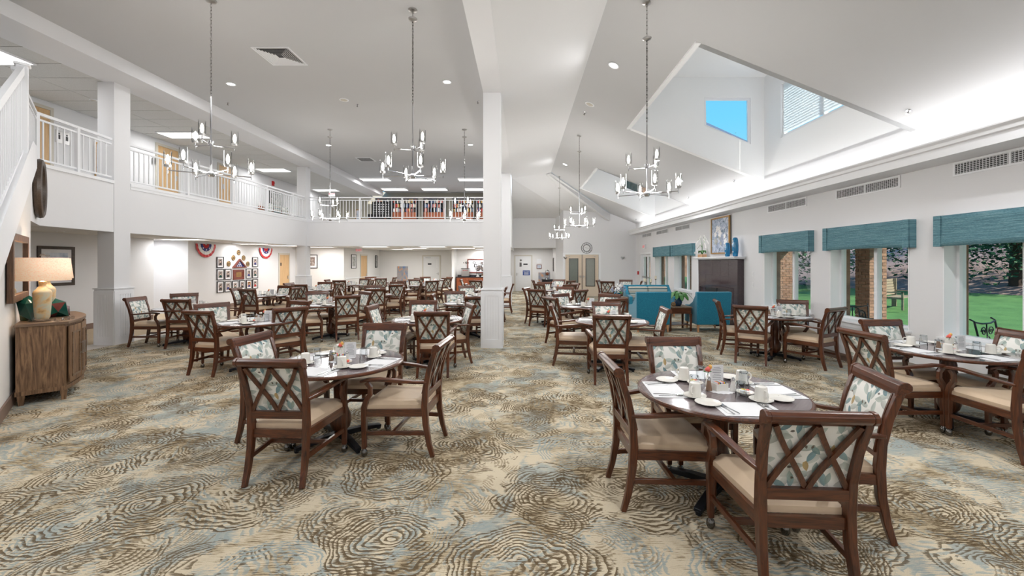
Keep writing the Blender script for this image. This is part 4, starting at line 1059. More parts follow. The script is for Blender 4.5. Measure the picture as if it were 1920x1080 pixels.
def table_lamp(loc, label, lit=14):
    p = empty('table_lamp', loc, label=label, cat='lamp')
    ob('foot', MB().box((0, 0, .014), (.16, .16, .028)), M['crystal'], p, bevel=.004)
    ob('body', MB().lathe([(.055, .028), (.066, .05), (.078, .22), (.084, .345), (.075, .375), (.045, .41), (.030, .44), (.034, .485), (.030, .49)], n=24), M['lampbase'], p, smooth=True)
    ob('shade', MB().lathe([(.250, .505), (.222, .785)], n=40, cap=False), M['shade'], p, smooth=True, solid=.002)
    ob('finial', MB().cyl((0, 0, .48), (0, 0, .80), .004, 6).ball((0, 0, .82), .02, 8, 6, (1.2, 1.2, .8)), M['crystal'], p)
    ob('socket', MB().cyl((0, 0, .49), (0, 0, .56), .014, 8).ball((0, 0, .62), .03, 8, 6), M['bulb'], p)
    lamp_light('POINT', Vector(loc) + Vector((0, 0, .64)), lit, .05, color=(1, .72, .48))
table_lamp(SB(.26, .22, .965), 'table lamp with mottled gold body and linen shade, near end of the sideboard')
table_lamp(SB(1.12, .20, .965), 'twin table lamp partly hidden behind the near lamp on the sideboard')
def gem(name, loc, r, mat, label, sc, seed, mats2=None):
    random.seed(seed); b = bmesh.new(); bmesh.ops.create_icosphere(b, subdivisions=1, radius=r)
    for v in b.verts: v.co = Vector((v.co.x * sc[0], v.co.y * sc[1], v.co.z * sc[2])) * random.uniform(.82, 1.12)
    zmin = min(v.co.z for v in b.verts)
    for v in b.verts: v.co.z -= zmin
    zs_ = sorted(v.co.z for v in b.verts)
    for v in b.verts:
        if v.co.z <= zs_[3] + 1e-6: v.co.z = 0
    for f in b.faces: f.material_index = random.randrange(len(mat))
    m = MB(); m.bm.free(); m.bm = b
    return ob(name, m, mat, loc=loc, label=label, cat='ornament')
gem('faceted_vase', SB(.42, .10, .966), .17, [M['gemgreen'], M['gemolive'], M['gemgreen']], 'green faceted glass vase behind the near sideboard lamp', (.75, .55, 1.0), 3)
gem('faceted_vase', SB(.72, .30, .966), .14, [M['gemgreen'], M['gemplum']], 'green and plum faceted glass vase right of the near sideboard lamp', (1, .8, .95), 5)
gem('faceted_vase', SB(.92, .36, .966), .08, [M['gemplum']], 'small plum faceted glass piece at the far end of the sideboard group', (1, .9, 1), 9)
for i, (a, b_) in enumerate(((.08, .36), (.16, .42), (.26, .46))):
    ob('crystal_block', MB().box((0, 0, .018), (.06, .045, .035)), M['crystal'], loc=SB(a, b_, .966), rz=.3 * i, bevel=.004, label='clear crystal block in front of the near sideboard lamp, piece %s' % ('nearest', 'middle', 'last')[i], cat='ornament', group='crystal blocks')
random.seed(11)

def framed(name, c, rz, w, h, fw, fmat, art, label, mat_=None, depth=.03, cat='picture', group=None, extra=None):
    """local +x along the wall, local -y faces the viewer"""
    p = empty(name, c, rz, label=label, cat=cat, group=group)
    f = MB()
    for s in (-1, 1): f.bx(s * w / 2, s * (w / 2 - fw), -depth, 0, -h / 2, h / 2)
    for s in (-1, 1): f.bx(-w / 2 + fw, w / 2 - fw, -depth, 0, s * h / 2, s * (h / 2 - fw))
    ob('frame', f, fmat, p, bevel=.003, segs=1)
    if mat_:
        ob('mount', MB().bx(-w / 2 + fw, w / 2 - fw, -depth * .5, -.002, -h / 2 + fw, h / 2 - fw), M['paper'], p)
        mm = mat_; ob('print', MB().bx(-w / 2 + fw + mm, w / 2 - fw - mm, -depth * .6, -depth * .5, -h / 2 + fw + mm, h / 2 - fw - mm), art, p)
    else: ob('print', MB().bx(-w / 2 + fw, w / 2 - fw, -depth * .5, -.002, -h / 2 + fw, h / 2 - fw), art, p)
    return p
WALL_L = R(90)     # viewer looks towards -x: local -y must face +x
WALL_R = R(-90)
# mirror on stair wall; viewer side is +n
framed('wall_mirror', (*ln(5.05, .012), 1.63), R(135), 1.30, .80, .085, wood('rustic_frame', (48, 32, 22), (112, 78, 52), .5, 1, 'Z'), M['mirror'], 'rustic wood framed mirror above the sideboard', depth=.05, cat='mirror')
cl = empty('round_clock', (*ln(6.52, .01), 2.86), R(135), label='large round dark framed wall mirror high beside the stair', cat='mirror')
cl.name = 'round_mirror'
m = MB(); ring = []
for i in range(41):
    t = 2 * math.pi * i / 40; ring.append((.37 * math.cos(t), -.04, .42 * math.sin(t)))
m.tube(ring, .05, 8); ob('rim', m, M['darkframe'], cl, smooth=True)
m = MB(); m.prism([(.33 * math.cos(2 * math.pi * i / 32), -.012, .38 * math.sin(2 * math.pi * i / 32)) for i in range(32)], (0, .01, 0)); ob('glass', m, M['mirror'], cl)

# pictures on the corridor wall, ground floor
def yl(px): return -XL * F / (CX - px)
def zl(px, py): return H + (CY - py) * yl(px) / F
framed('landscape_picture', (XL + .002, (yl(69) + yl(138)) / 2, 1.60), WALL_L, .78, .93, .07, M['darkframe'], M['artpale'], 'dark framed pale landscape print behind the sideboard lamps', .08)
def crop8(x, y): return 350 + x / 9.0, 440 + y / 9.0
frames = [(497, 372, 620, 562, 'upper single one beside the bunting'), (1100, 378, 1197, 547, 'upper single one nearest the maple door'),
 (497, 578, 625, 770, 'middle row, first'), (632, 575, 747, 762, 'middle row, second'), (990, 568, 1088, 742, 'middle row, right of the plaque'), (1100, 568, 1197, 735, 'middle row, last'),
 (500, 785, 622, 985, 'bottom row, first'), (632, 782, 747, 970, 'bottom row, second'), (757, 775, 865, 960, 'bottom row, third'), (880, 765, 982, 935, 'bottom row, fourth'), (998, 760, 1095, 915, 'bottom row, fifth, sepia'), (1103, 748, 1195, 912, 'bottom row, last')]
for i, (x0, y0, x1, y1, s) in enumerate(frames):
    a, t0 = crop8(x0, y0); b, t1 = crop8(x1, y1); ya, yb_ = yl(a), yl(b); w = yb_ - ya; m_ = (a + b) / 2
    zt, zb = zl(m_, t0), zl(m_, t1)
    ph = framed('portrait_frame', (XL + .002, (ya + yb_) / 2, (zt + zb) / 2), WALL_L, w * .94, (zt - zb) * .96, .022, M['black'], M['photobrown'] if i == 10 else M['photo'], 'black framed portrait photograph, ' + s, .055, group='portrait wall')
    hh = (zt - zb)
    ob('head', MB().prism([(.032 * math.cos(2 * math.pi * k / 12), -.021, .03 + .042 * math.sin(2 * math.pi * k / 12)) for k in range(12)], (0, .002, 0)), M['skin'], ph)
    ob('hair', MB().prism([(.036 * math.cos(math.pi * k / 8), -.0225, .04 + .045 * math.sin(math.pi * k / 8)) for k in range(9)], (0, .002, 0)), M['hairdark'], ph)
    ob('shoulders', MB().prism([(-.07, -.021, -.10), (.07, -.021, -.10), (.06, -.021, -.05), (.02, -.021, -.02), (-.02, -.021, -.02), (-.06, -.021, -.05)], (0, .002, 0)), (M['hairdark'], M['navy'], M['gemgreen'])[i % 3] if i != 11 else M['red'], ph)
# plaque
a, t0 = crop8(775, 588); b, t1 = crop8(963, 755)
pq = framed('wooden_plaque', (XL + .002, (yl(a) + yl(b)) / 2, (zl(a, t0) + zl(b, t1)) / 2), WALL_L, yl(b) - yl(a), zl((a + b) / 2, t0) - zl((a + b) / 2, t1), .07, M['redwood'], M['redwood'], 'mahogany framed plaque with engraved metal plate amid the portraits', cat='plaque')
ob('plate', MB().bx(-.14, .14, -.022, -.015, -.09, .09), M['gold'], pq)
for k, w in enumerate((.07, .10)): ob('lettering', MB().bx(-w, w, -.024, -.022, .02 - .05 * k, .032 - .05 * k), M['hairdark'], pq)
# flag case
a, t0 = crop8(762, 562); b, t1 = crop8(995, 553); c, t2 = crop8(893, 408)
Yc = (yl(a) + yl(b)) / 2; w = (yl(b) - yl(a)) / 2; zb = zl((a + b) / 2, (t0 + t1) / 2); hh = zl(c, t2) - zb
fc = empty('flag_case', (XL + .002, Yc, zb), WALL_L, label='triangular wooden case holding a folded starred flag', cat='flag case')
out = [(-w, 0), (w, 0), (0, hh)]; cenx, cenz = 0, hh / 3
inn = [(cenx + (x - cenx) * .68, cenz + (z - cenz) * .68) for x, z in out]
m = MB()
for k in range(3):
    k2 = (k + 1) % 3; m.prism([(out[k][0], -.06, out[k][1]), (out[k2][0], -.06, out[k2][1]), (inn[k2][0], -.06, inn[k2][1]), (inn[k][0], -.06, inn[k][1])], (0, .06, 0))
ob('case', m, M['redwood'], fc); ob('flag', MB().prism([(x, -.03, z) for x, z in inn], (0, .025, 0)), M['navy'], fc)
def star(cx, cz, r, y=-.034):
    return [(cx + (r if k % 2 == 0 else r * .42) * math.sin(math.pi * k / 5), y, cz + (r if k % 2 == 0 else r * .42) * math.cos(math.pi * k / 5)) for k in range(10)]
for sx, sz in ((0, .62), (-.16, .34), (.14, .36), (-.30, .1), (-.06, .1), (.2, .1), (0, .36)):
    ob('star', MB().prism(star(sx * w, .12 * hh + sz * hh * .75, .035), (0, .003, 0)), M['white'], fc)
for i, (x, y) in enumerate(((705, 490), (785, 390), (872, 302), (957, 393), (1027, 495))):
    q, t = crop8(x, y)
    md = empty('medallion', (XL + .002, yl(q), zl(q, t)), WALL_L, label='round brass service medallion over the flag case, ' + ('lower, far from the door', 'second', 'topmost', 'fourth', 'lowest, nearest the door')[i], cat='medallion', group='service medallions')
    m = MB().lathe([(.10, 0), (.105, .012), (.09, .02), (.075, .016), (.03, .022), (0.001, .024)], n=20).xf(Matrix.Rotation(R(90), 4, 'X'))
    ob('disc', m, M['bronze'], md, smooth=True)
    m = MB(); m.tube([(.085 * math.cos(2 * math.pi * k / 20), -.02, .085 * math.sin(2 * math.pi * k / 20)) for k in range(21)], .006, 5); ob('rim', m, M['hairdark'], md)
    ob('emblem', MB().prism(star(0, 0, .045, -.028), (0, .006, 0)), M['hairdark'], md)
# bunting
def bunting(x0, x1, y0, y1, label):
    a, t0 = crop8(x0, y0); b, t1 = crop8(x1, y0); Yc = (yl(a) + yl(b)) / 2; w = (yl(b) - yl(a)) / 2; zt = zl((a + b) / 2, t0); zb = zl((a + b) / 2, crop8(0, y1)[1]); hh = zt - zb
    p = empty('bunting', (XL + .02, Yc, zt), WALL_L, label=label, cat='bunting')
    for k, (r0, r1, mt) in enumerate(((1, .80, 'red'), (.80, .55, 'white'), (.55, .32, 'navy'), (.32, .10, 'red'))):
        m = MB(); n = 16
        for i in range(n):
            t0_, t1_ = math.pi * i / n, math.pi * (i + 1) / n; q = lambda r, t, i_: (r * w * math.cos(t), -.012 - .012 * (i_ % 2), -r * hh * math.sin(t))
            m.poly([q(r0, t0_, i), q(r0, t1_, i + 1), q(r1, t1_, i + 1), q(r1, t0_, i)])
        ob('band', m, M[mt], p, solid=.003)
    for k in range(3):
        t = math.pi * (k + 1) / 4; ob('star', MB().prism(star(.43 * w * math.cos(t), -.43 * hh * math.sin(t), .035, -.032), (0, .003, 0)), M['white'], p)
    return p
bunting(133, 475, 158, 385, 'red white and blue swag bunting beside the hall opening')
bunting(1210, 1432, 228, 405, 'red white and blue swag bunting nearer the maple door')
# door helper
def door(n, c, rz, w, h, mat, frame_mat, hinge=1, extra=None, fw=.07, name=None):
    d = empty('door_%d' % n, c, rz, kind='structure')
    f = MB()
    for s in (-1, 1): f.bx(s * (w / 2 + fw), s * w / 2, -.03, 0, 0, h + fw)
    f.bx(-w / 2, w / 2, -.03, 0, h, h + fw); ob('frame', f, frame_mat, d)
    l = ob('leaf', MB().bx(-w / 2 + .004, w / 2 - .004, -.018, -.002, .01, h - .004), mat, d)
    hx = hinge * (w / 2 - .08)
    ob('handle', MB().box((hx, -.024, .98), (.05, .012, .16)).cyl((hx, -.03, 1.0), (hx, -.06, 1.0), .01, 8).box((hx - hinge * .05, -.062, 1.0), (.12, .015, .02)), M['nickel'], d)
    return d
d2 = door(2, (XL + .001, 19.05, 0), WALL_L, .74, 2.03, M['doorwood'], M['oakgrey'], 1)
ob('sign', MB().bx(-.32, -.24, -.024, -.018, 1.52, 1.66), M['hairdark'], d2)
# side wall doors / pictures beyond
framed('black_framed_print', (-10.18, 19.998, 1.72), 0, .62, .66, .035, M['black'], M['photo'], 'black framed street photograph behind the far balcony pillar', .09)
framed('grey_framed_print', (-8.598, 21.15, 1.72), WALL_L, .62, .72, .03, M['black'], M['artgrey'], 'grey framed print beside the far maple door', .08)
door(3, (-8.599, 22.5, 0), WALL_L, .85, 2.03, M['doorwood'], M['oakgrey'], 1)
framed('narrow_frame', (-8.598, 24.4, 1.72), WALL_L, .35, .72, .04, M['black'], M['artgrey'], 'narrow black frame at the far end of the side wall')
# back wall door & art
d4 = door(4, (-5.45, 24.999, 0), 0, .98, 2.03, M['doorwhite'], M['oakgrey'], 1)
ob('viewing_glass', MB().bx(.30, .40, -.03, -.019, 1.35, 1.85), M['white'], d4); ob('name_plate', MB().bx(-.22, 0.0, -.024, -.018, 1.52, 1.62), M['black'], d4); ob('door_closer', MB().bx(-.35, -.05, -.08, -.02, 1.93, 1.98), M['nickel'], d4)
ob('abstract_painting', MB().bx(-.32, .32, -.03, 0, -.48, .48), M['artblue'], loc=(-7.2, 24.995, .95), label='blue and orange abstract canvas on the back wall', cat='painting')
# exit signs
def exit_sign(c, rz, label):
    p = empty('exit_sign', c, rz, label=label, cat='exit sign', group='exit signs')
    ob('housing', MB().bx(-.16, .16, -.03, .03, -.10, .10), M['paper'], p, bevel=.005, segs=1)
    text('EXIT', .15, M['exitred'], p, (0, -.032, 0), (R(90), 0, 0)); return p
exit_sign((-8.1, 20.6, 2.28), 0, 'red lettered EXIT sign hanging under the balcony')
exit_sign((-10.0, 21.8, 5.25), 0, 'red lettered EXIT sign hanging in the upstairs corridor')
exit_sign((XW - .035, 18.6, 2.38), WALL_R, 'red lettered EXIT sign above the glazed outside door')

# serving counter
sc_ = empty('serving_counter', (-2.35, 22.45, 0), label='cherry wood serving counter with black top under the collage', cat='counter')
ob('carcass', MB().bx(-1.15, 1.15, -.27, .28, .08, .86), M['cherry'], sc_); ob('plinth', MB().bx(-1.12, 1.12, -.22, .28, 0, .08), M['black'], sc_)
ob('worktop', MB().bx(-1.18, 1.18, -.30, .285, .86, .90).bx(-1.18, 1.18, .27, .285, .90, .99), M['counter'], sc_)
for k in range(6):
    x = -1.14 + .38 * k
    dd = ob('door', MB().bx(x + .01, x + .37, -.288, -.27, .10, .64), M['cherry'], sc_, bevel=.004, segs=1)
    ob('panel', MB().bx(x + .07, x + .31, -.294, -.288, .16, .58), M['cherry'], dd)
    dw = ob('drawer', MB().bx(x + .01, x + .37, -.288, -.27, .66, .84), M['cherry'], sc_, bevel=.004, segs=1)
    ob('knob', MB().ball((x + .19, -.296, .75), .012, 8, 5), M['nickel'], dw)
framed('photo_collage', (-2.36, 22.748, 1.47), 0, 1.25, .78, .06, M['redwood'], M['paper'], 'mahogany framed collage of black frames above the serving counter', cat='collage')
COLL = [o for o in bpy.data.objects if o.name == 'photo_collage'][0]
random.seed(4)
for k in range(16):
    w, h = random.uniform(.14, .24), random.uniform(.1, .2); x, z = random.uniform(-.42, .42), random.uniform(-.22, .22); t = .022; m = MB(); y = -.022 - .0006 * k
    m.bx(x - w / 2, x + w / 2, y - .004, y, z - h / 2, z - h / 2 + t).bx(x - w / 2, x + w / 2, y - .004, y, z + h / 2 - t, z + h / 2).bx(x - w / 2, x - w / 2 + t, y - .004, y, z - h / 2, z + h / 2).bx(x + w / 2 - t, x + w / 2, y - .004, y, z - h / 2, z + h / 2)
    ob('collage_frame', m, M['black'], COLL); ob('photo', MB().bx(x - w / 2 + t, x + w / 2 - t, y - .001, y, z - h / 2 + t, z + h / 2 - t), M['photo'] if k % 3 else M['paper'], COLL)
cm = empty('coffee_machine', (-3.05, 22.48, .901), label='steel coffee machine at the far end of the serving counter', cat='coffee machine')
ob('body', MB().bx(-.2, .2, -.15, .18, .02, .42), M['nickel'], cm, bevel=.01); ob('lid', MB().bx(-.22, .22, -.17, .19, .42, .45), M['darkchrome'], cm); ob('base', MB().bx(-.17, .17, -.2, .15, 0, .02), M['black'], cm)
for k in range(3): ob('button', MB().box((-.1 + .1 * k, -.152, .33), (.05, .006, .03)), M['red'], cm)
for k in range(4):
    js = empty('cereal_dispenser', (-2.38 + .27 * k, 22.5, .901), label='clear cereal dispenser with black lid on the serving counter, ' + ('first', 'second', 'third', 'last')[k], cat='dispenser', group='cereal dispensers')
    ob('jar', MB().lathe([(.075, .04), (.075, .30)], n=14), M['glass'], js, smooth=True); ob('lid', MB().lathe([(.08, .30), (.08, .33)], n=14), M['black'], js)
    ob('contents', MB().lathe([(.068, .045), (.068, .14 + .03 * k)], n=12), (M['ceramic'], M['pepper'], M['petalred'], M['gold'])[k], js); ob('base', MB().box((0, 0, .02), (.16, .16, .038)), M['ceramic'], js)
wo = empty('wall_ornament', (-3.05, 22.745, 1.66), label='small dark metal wall ornament over the coffee machine', cat='ornament')
ob('boss', MB().lathe([(.06, 0), (.04, .03), (0.002, .04)], n=14).xf(Matrix.Rotation(R(90), 4, 'X')), M['darkchrome'], wo, smooth=True)
for s in (-1, 1): ob('leaf', MB().ball((s * .13, -.012, -.01), .03, 8, 5, (1, .3, 1)), M['darkchrome'], wo)

# alcove behind
d5 = door(5, (.10, 24.099, 0), 0, .92, 2.03, M['doorwhite'], M['oakgrey'], -1)
sg = ob('notice', MB().bx(-.03, .38, -.026, -.018, .92, 1.20), M['blue'], d5)
t_ = text('CAUTION', .075, M['white'], d5, (.175, -.028, 1.14), (R(90), 0, 0)); 
for k in range(3): ob('lettering', MB().bx(.04, .31, -.028, -.026, 1.06 - .05 * k, 1.08 - .05 * k), M['white'], d5)
ob('viewing_glass', MB().bx(-.22, -.10, -.026, -.018, 1.42, 1.66), M['darkchrome'], d5); ob('viewing_glass', MB().bx(-.20, -.09, -.026, -.018, 1.74, 1.84), M['darkchrome'], d5)
ob('name_plate', MB().bx(.0, .25, -.026, -.018, 1.52, 1.60), M['black'], d5)
framed('notice_frame', (1.02, 24.098, 1.42), 0, .30, .24, .03, M['redwood'], M['artpale'], 'small mahogany framed notice in the alcove, lower one', cat='notice')
framed('notice_frame', (1.02, 24.098, 1.75), 0, .28, .26, .012, M['paper'], M['paper'], 'small white notice in the alcove above the mahogany one', cat='notice')
ob('abstract_painting', MB().bx(-.34, .34, -.03, 0, -.3, .3), M['artblue'], loc=(1.32, 24.095, .78), label='orange and blue canvas low on the alcove wall', cat='painting')
framed('alcove_frame', (1.798, 23.2, 1.55), WALL_R, .55, .75, .05, M['darkframe'], M['mirror'], 'dark framed mirror on the alcove side wall', cat='mirror')
bc = empty('beverage_cart', (1.42, 22.9, 0), label='black beverage cart standing in the alcove', cat='cart')
ob('top', MB().bx(-.32, .32, -.25, .25, .70, .74), M['black'], bc); ob('body', MB().bx(-.30, .30, -.23, .23, .16, .70), M['counter'], bc)
for sx in (-1, 1):
    for sy in (-1, 1): ob('caster', MB().cyl((sx * .25, sy * .2 - .015, .05), (sx * .25, sy * .2 + .015, .05), .05, 12).bx(sx * .25 - .015, sx * .25 + .015, sy * .2 - .01, sy * .2 + .01, .05, .16), M['rubber'], bc)
dp = empty('drink_dispenser', (1.42, 22.85, .741), label='glass drink dispenser with amber drink on the cart', cat='dispenser')
ob('stand', MB().lathe([(.09, 0), (.08, .02), (.06, .03), (.09, .18)], n=14), M['chrome'], dp, smooth=True); ob('jar', MB().lathe([(.10, .18), (.12, .24), (.12, .40), (.10, .46)], n=16), M['glass'], dp, smooth=True)
ob('drink', MB().ball((0, 0, .30), .09, 12, 8), M['plum'], dp, smooth=True); ob('lid', MB().lathe([(.10, .46), (.08, .49), (.02, .50), (.02, .53)], n=14), M['darkchrome'], dp, smooth=True)
dp2 = empty('white_bowl', (1.22, 22.8, .741)); P(dp2, 'small white bowl beside the drink dispenser', 'bowl'); ob('bowl', MB().lathe([(.03, 0), (.07, .04), (.085, .08), (.08, .08), (.05, .04)], n=14), M['ceramic'], dp2, smooth=True)

# double door on the back wall
dd = empty('door_6', (2.93, 20.099, 0), kind='structure'); wd = .80
f = MB()
for s in (-1, 1): f.bx(s * (2 * wd / 2 + .12), s * (wd + .02), -.03, 0, 0, 2.14)
f.bx(-wd - .02, wd + .02, -.03, 0, 2.06, 2.14); ob('frame', f, M['trim'], dd)
for s in (-1, 1):
    x0, x1 = sorted((s * .008, s * wd))
    g0, g1 = x0 + .18, x1 - .18; lf = MB().bx(x0, g0, -.035, -.005, .01, 2.05).bx(g1, x1, -.035, -.005, .01, 2.05).bx(g0, g1, -.035, -.005, .01, .52).bx(g0, g1, -.035, -.005, 1.86, 2.05)
    l = ob('leaf', lf, M['beigedoor'], dd)
    ob('glazing_bead', MB().bx(g0 - .012, g0 + .015, -.045, -.034, .51, 1.87).bx(g1 - .015, g1 + .012, -.045, -.034, .51, 1.87).bx(g0, g1, -.045, -.034, .51, .535).bx(g0, g1, -.045, -.034, 1.845, 1.87), M['darkchrome'], l)
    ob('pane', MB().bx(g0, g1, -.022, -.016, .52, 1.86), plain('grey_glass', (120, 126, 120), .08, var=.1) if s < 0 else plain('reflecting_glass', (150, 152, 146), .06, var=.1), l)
    ob('handle', MB().box((s * .07, -.05, .98), (.04, .012, .12)).box((s * .10, -.075, 1.0), (.11, .015, .018)).cyl((s * .07, -.045, 1.0), (s * .07, -.08, 1.0), .009, 8), M['nickel'], l)
    ob('closer', MB().box((s * .62, -.05, 1.96), (.06, .04, .04)), M['nickel'], l)
ob('astragal', MB().bx(-.012, .012, -.05, -.034, .01, 2.05), M['darkchrome'], dd)
# clock over the doors
ck = empty('wall_clock', (3.16, 20.098, 2.37), label='round open-frame metal wall clock over the double doors', cat='clock')
def circ(r, y=-.03, n=36): return [(r * math.cos(2 * math.pi * i / n), y, r * math.sin(2 * math.pi * i / n)) for i in range(n + 1)]
ob('rim', MB().tube(circ(.26), .011, 6), M['darkchrome'], ck); ob('inner_ring', MB().tube(circ(.165), .014, 6), M['darkchrome'], ck)
ob('face', MB().prism(circ(.155, -.022)[:-1], (0, .012, 0)), M['white'], ck)
for k in range(12):
    a = R(30 * k); ob('numeral_bar', MB().bar([(.175 * math.cos(a), -.03, .175 * math.sin(a)), (.25 * math.cos(a), -.03, .25 * math.sin(a))], .012 if k % 3 else .03, .008, side=(0, 1, 0)), M['darkchrome'], ck)
ob('hand', MB().bar([(0, -.038, 0), (-.09, -.038, .03)], .004, .008, side=(0, 1, 0)), M['black'], ck); ob('hand', MB().bar([(0, -.038, 0), (.10, -.038, -.01)], .004, .006, side=(0, 1, 0)), M['black'], ck)
for x, s in ((2.12, 'between alcove and double doors'), (4.9, 'between double doors and window wall')):
    ws = empty('wall_sconce', (x, 20.098, 1.88), label='small chrome wall fitting ' + s, cat='wall lamp', group='chrome wall fittings')
    ob('backplate', MB().lathe([(.05, 0), (.045, .012)], n=14).xf(Matrix.Rotation(R(90), 4, 'X')), M['chrome'], ws)
    for q in (-1, 1): ob('head', MB().cyl((q * .02, -.03, -.03), (q * .07, -.10, .05), .025, 10, .035), M['chrome'], ws)
ob('fire_pull', MB().bx(-.06, .06, -.05, 0, -.08, .08), M['red'], loc=(XW, 19.6, 1.18), rz=WALL_R, label='red fire alarm pull station beside the glazed door', cat='fire alarm')
ob('fire_alarm', MB().bx(-.06, .06, -.05, 0, -.10, .10).cyl((0, -.05, .02), (0, -.08, .02), .04, 10), M['red'], loc=(XL, yl(511), zl(511, 344)), rz=WALL_L, label='red fire alarm sounder high on the upstairs corridor wall', cat='fire alarm')
for py, s in ((514, 'upper'), (534, 'lower')):
    X_, Y_ = XW, XW * F / (1412 - CX); ob('switch_plate', MB().bx(-.035, .035, -.006, 0, -.06, .06).bx(-.012, .012, -.012, -.006, -.02, .02), M['paper'], loc=(XW - .001, Y_, H + (CY - py) * Y_ / F), rz=WALL_R, label=s + ' white switch plate between fireplace and windows', cat='switch')

# fireplace
fp = empty('fireplace', (XW, 11.45, 0), WALL_R, label='granite tiled fireplace with white mantel shelf on the window wall', cat='fireplace')
# local: x runs along -world y ... local -y faces the room
ob('backing', MB().bx(-1.12, 1.12, -.145, 0, 0, 1.76), M['black'], fp)
tw = 2.24 / 5
for i in range(5):
    for j in range(4):
        z0, z1 = j * .44, (j + 1) * .44
        if 1 <= i <= 3 and j <= 2: continue
        ob('tile', MB().bx(-1.12 + tw * i + .002, -1.12 + tw * (i + 1) - .002, -.16, -.145, z0 + .002, z1 - .002), M['granite'], fp, bevel=.002, segs=1)
for s in (-1, 1):
    for j in range(4): ob('tile', MB().bx(s * 1.12, s * 1.135, -.16, 0, j * .44 + .002, (j + 1) * .44 - .002), M['granite'], fp)
for i in range(3):
    ob('tile', MB().bx(-1.12 + tw * (1 + i) + .002, -1.12 + tw * (2 + i) - .002, -.158, -.145, .95, 1.318), M['granite'], fp)
ob('firebox', MB().bx(-.66, .66, -.152, -.146, .06, .95), M['black'], fp)
ob('hearth_slab', MB().bx(-1.14, 1.14, -.30, -.161, 0, .03), M['granite'], fp)
mt = ob('mantel', MB().bx(-1.24, 1.24, -.30, 0, 1.80, 1.835).bx(-1.20, 1.20, -.26, 0, 1.77, 1.80), M['trim'], fp, bevel=.008)
ob('surround', MB().bx(-1.18, -1.136, -.17, 0, 0, 1.77), M['trim'], fp)
fs = empty('fire_screen', (XW - .38, 11.45, 0.0), WALL_R, label='black metal arched fire screen before the firebox', cat='fire screen')
m = MB(); m.tube([(-.5, 0, .02), (-.5, 0, 1.0), (.5, 0, 1.0), (.5, 0, .02)], .014, 6); m.tube([(.38 * math.cos(math.pi * k / 12), 0, .45 + .38 * math.sin(math.pi * k / 12)) for k in range(13)], .012, 6); m.tube([(.28 * math.cos(math.pi * k / 12), 0, .45 + .28 * math.sin(math.pi * k / 12)) for k in range(13)], .010, 6)
m.cyl((-.5, 0, .03), (.5, 0, .03), .012, 6).cyl((-.5, 0, .45), (.5, 0, .45), .010, 6); ob('frame', m, M['blackmetal'], fs)
for k in range(9):
    x = -.4 + .1 * k; ob('bar', MB().cyl((x, 0, .03), (x, 0, .45), .006, 5), M['blackmetal'], fs)
for s in (-1, 1): ob('foot', MB().bx(s * .5 - .015, s * .5 + .015, -.1, .1, 0, .02), M['blackmetal'], fs)
# mantel things; y positions from the photo
def ym(px, X=5.42): return X * F / (px - CX)
framed('floral_painting', (XW - .035, ym(1352.5, 5.53), 2.43), WALL_R, 1.06, 1.02, .04, M['gold'], M['artflower'], 'gold framed painting of white flowers above the mantel', depth=.04)
FLP = bpy.data.objects['floral_painting']
random.seed(8)
for k in range(13):
    x, z, r = random.uniform(-.3, .3), random.uniform(-.3, .25), random.uniform(.05, .1)
    pts = [(x + (r + .25 * r * math.cos(5 * t)) * math.cos(t), -.024 - k * .0004, z + (r + .25 * r * math.cos(5 * t)) * math.sin(t)) for t in [2 * math.pi * i / 20 for i in range(20)]]
    ob('painted_petal', MB().prism(pts, (0, .002, 0)), (M['petalwhite'], M['hydrangea'], M['petalwhite'], M['artgrey'])[k % 4], FLP)
def tall_vase(px, h, w, label):
    p = empty('tall_vase', (5.40, ym(px, 5.40), 1.836), WALL_R, label=label, cat='vase', group='blue mantel vases')
    m = MB().lathe([(w * .34, 0), (w * .40, .02), (w * .5, h * .35), (w * .5, h * .6), (w * .42, h * .88), (w * .3, h * .98), (w * .1, h)], n=20); ob('body', m, M['bluevase'], p, smooth=True)
    for k in range(5): ob('glaze_spot', MB().ball((w * (.1 - .1 * (k % 2)), -w * .45, h * (.25 + .14 * k)), .018, 6, 4, (1, .3, 1.5)), M['petalwhite'], p)
tall_vase(1364, .37, .14, 'shorter glazed blue vase on the mantel beside the painting')
tall_vase(1378.7, .485, .15, 'taller glazed blue vase at the end of the mantel')
orc = empty('potted_orchid', (5.40, ym(1316.5, 5.40), 1.836), WALL_R, label='white orchid in a wooden trough at the end of the mantel', cat='potted plant')
ob('trough', MB().bx(-.15, .15, -.07, .07, 0, .09), wood('pale_trough', (170, 130, 96), (206, 166, 128), .7, 1, 'X'), orc, bevel=.004)
for i, (dx, dz, b) in enumerate(((-.25, .55, -1), (.22, .45, 1), (-.30, .30, -1), (.32, .55, 1))):
    st = [(0, 0, .08), (.01 * b, 0, .3), (dx * .4, 0, dz * .95 + .1), (dx, -.02, dz + .02 - abs(dx) * .2)]; stem = ob('stem', MB().tube(st, .006, 5), M['green'], orc)
    for k in range(6):
        t = k / 5; q = Vector(st[2]).lerp(Vector((dx * 1.5, -.03, dz - .16)), t)
        m = MB()
        for a in range(5):
            an = 2 * math.pi * a / 5; m.ball((q.x + .022 * math.cos(an), q.y, q.z + .022 * math.sin(an)), .019, 6, 4, (1, .35, 1))
        ob('blossom', m, M['petalwhite'], stem, smooth=True)
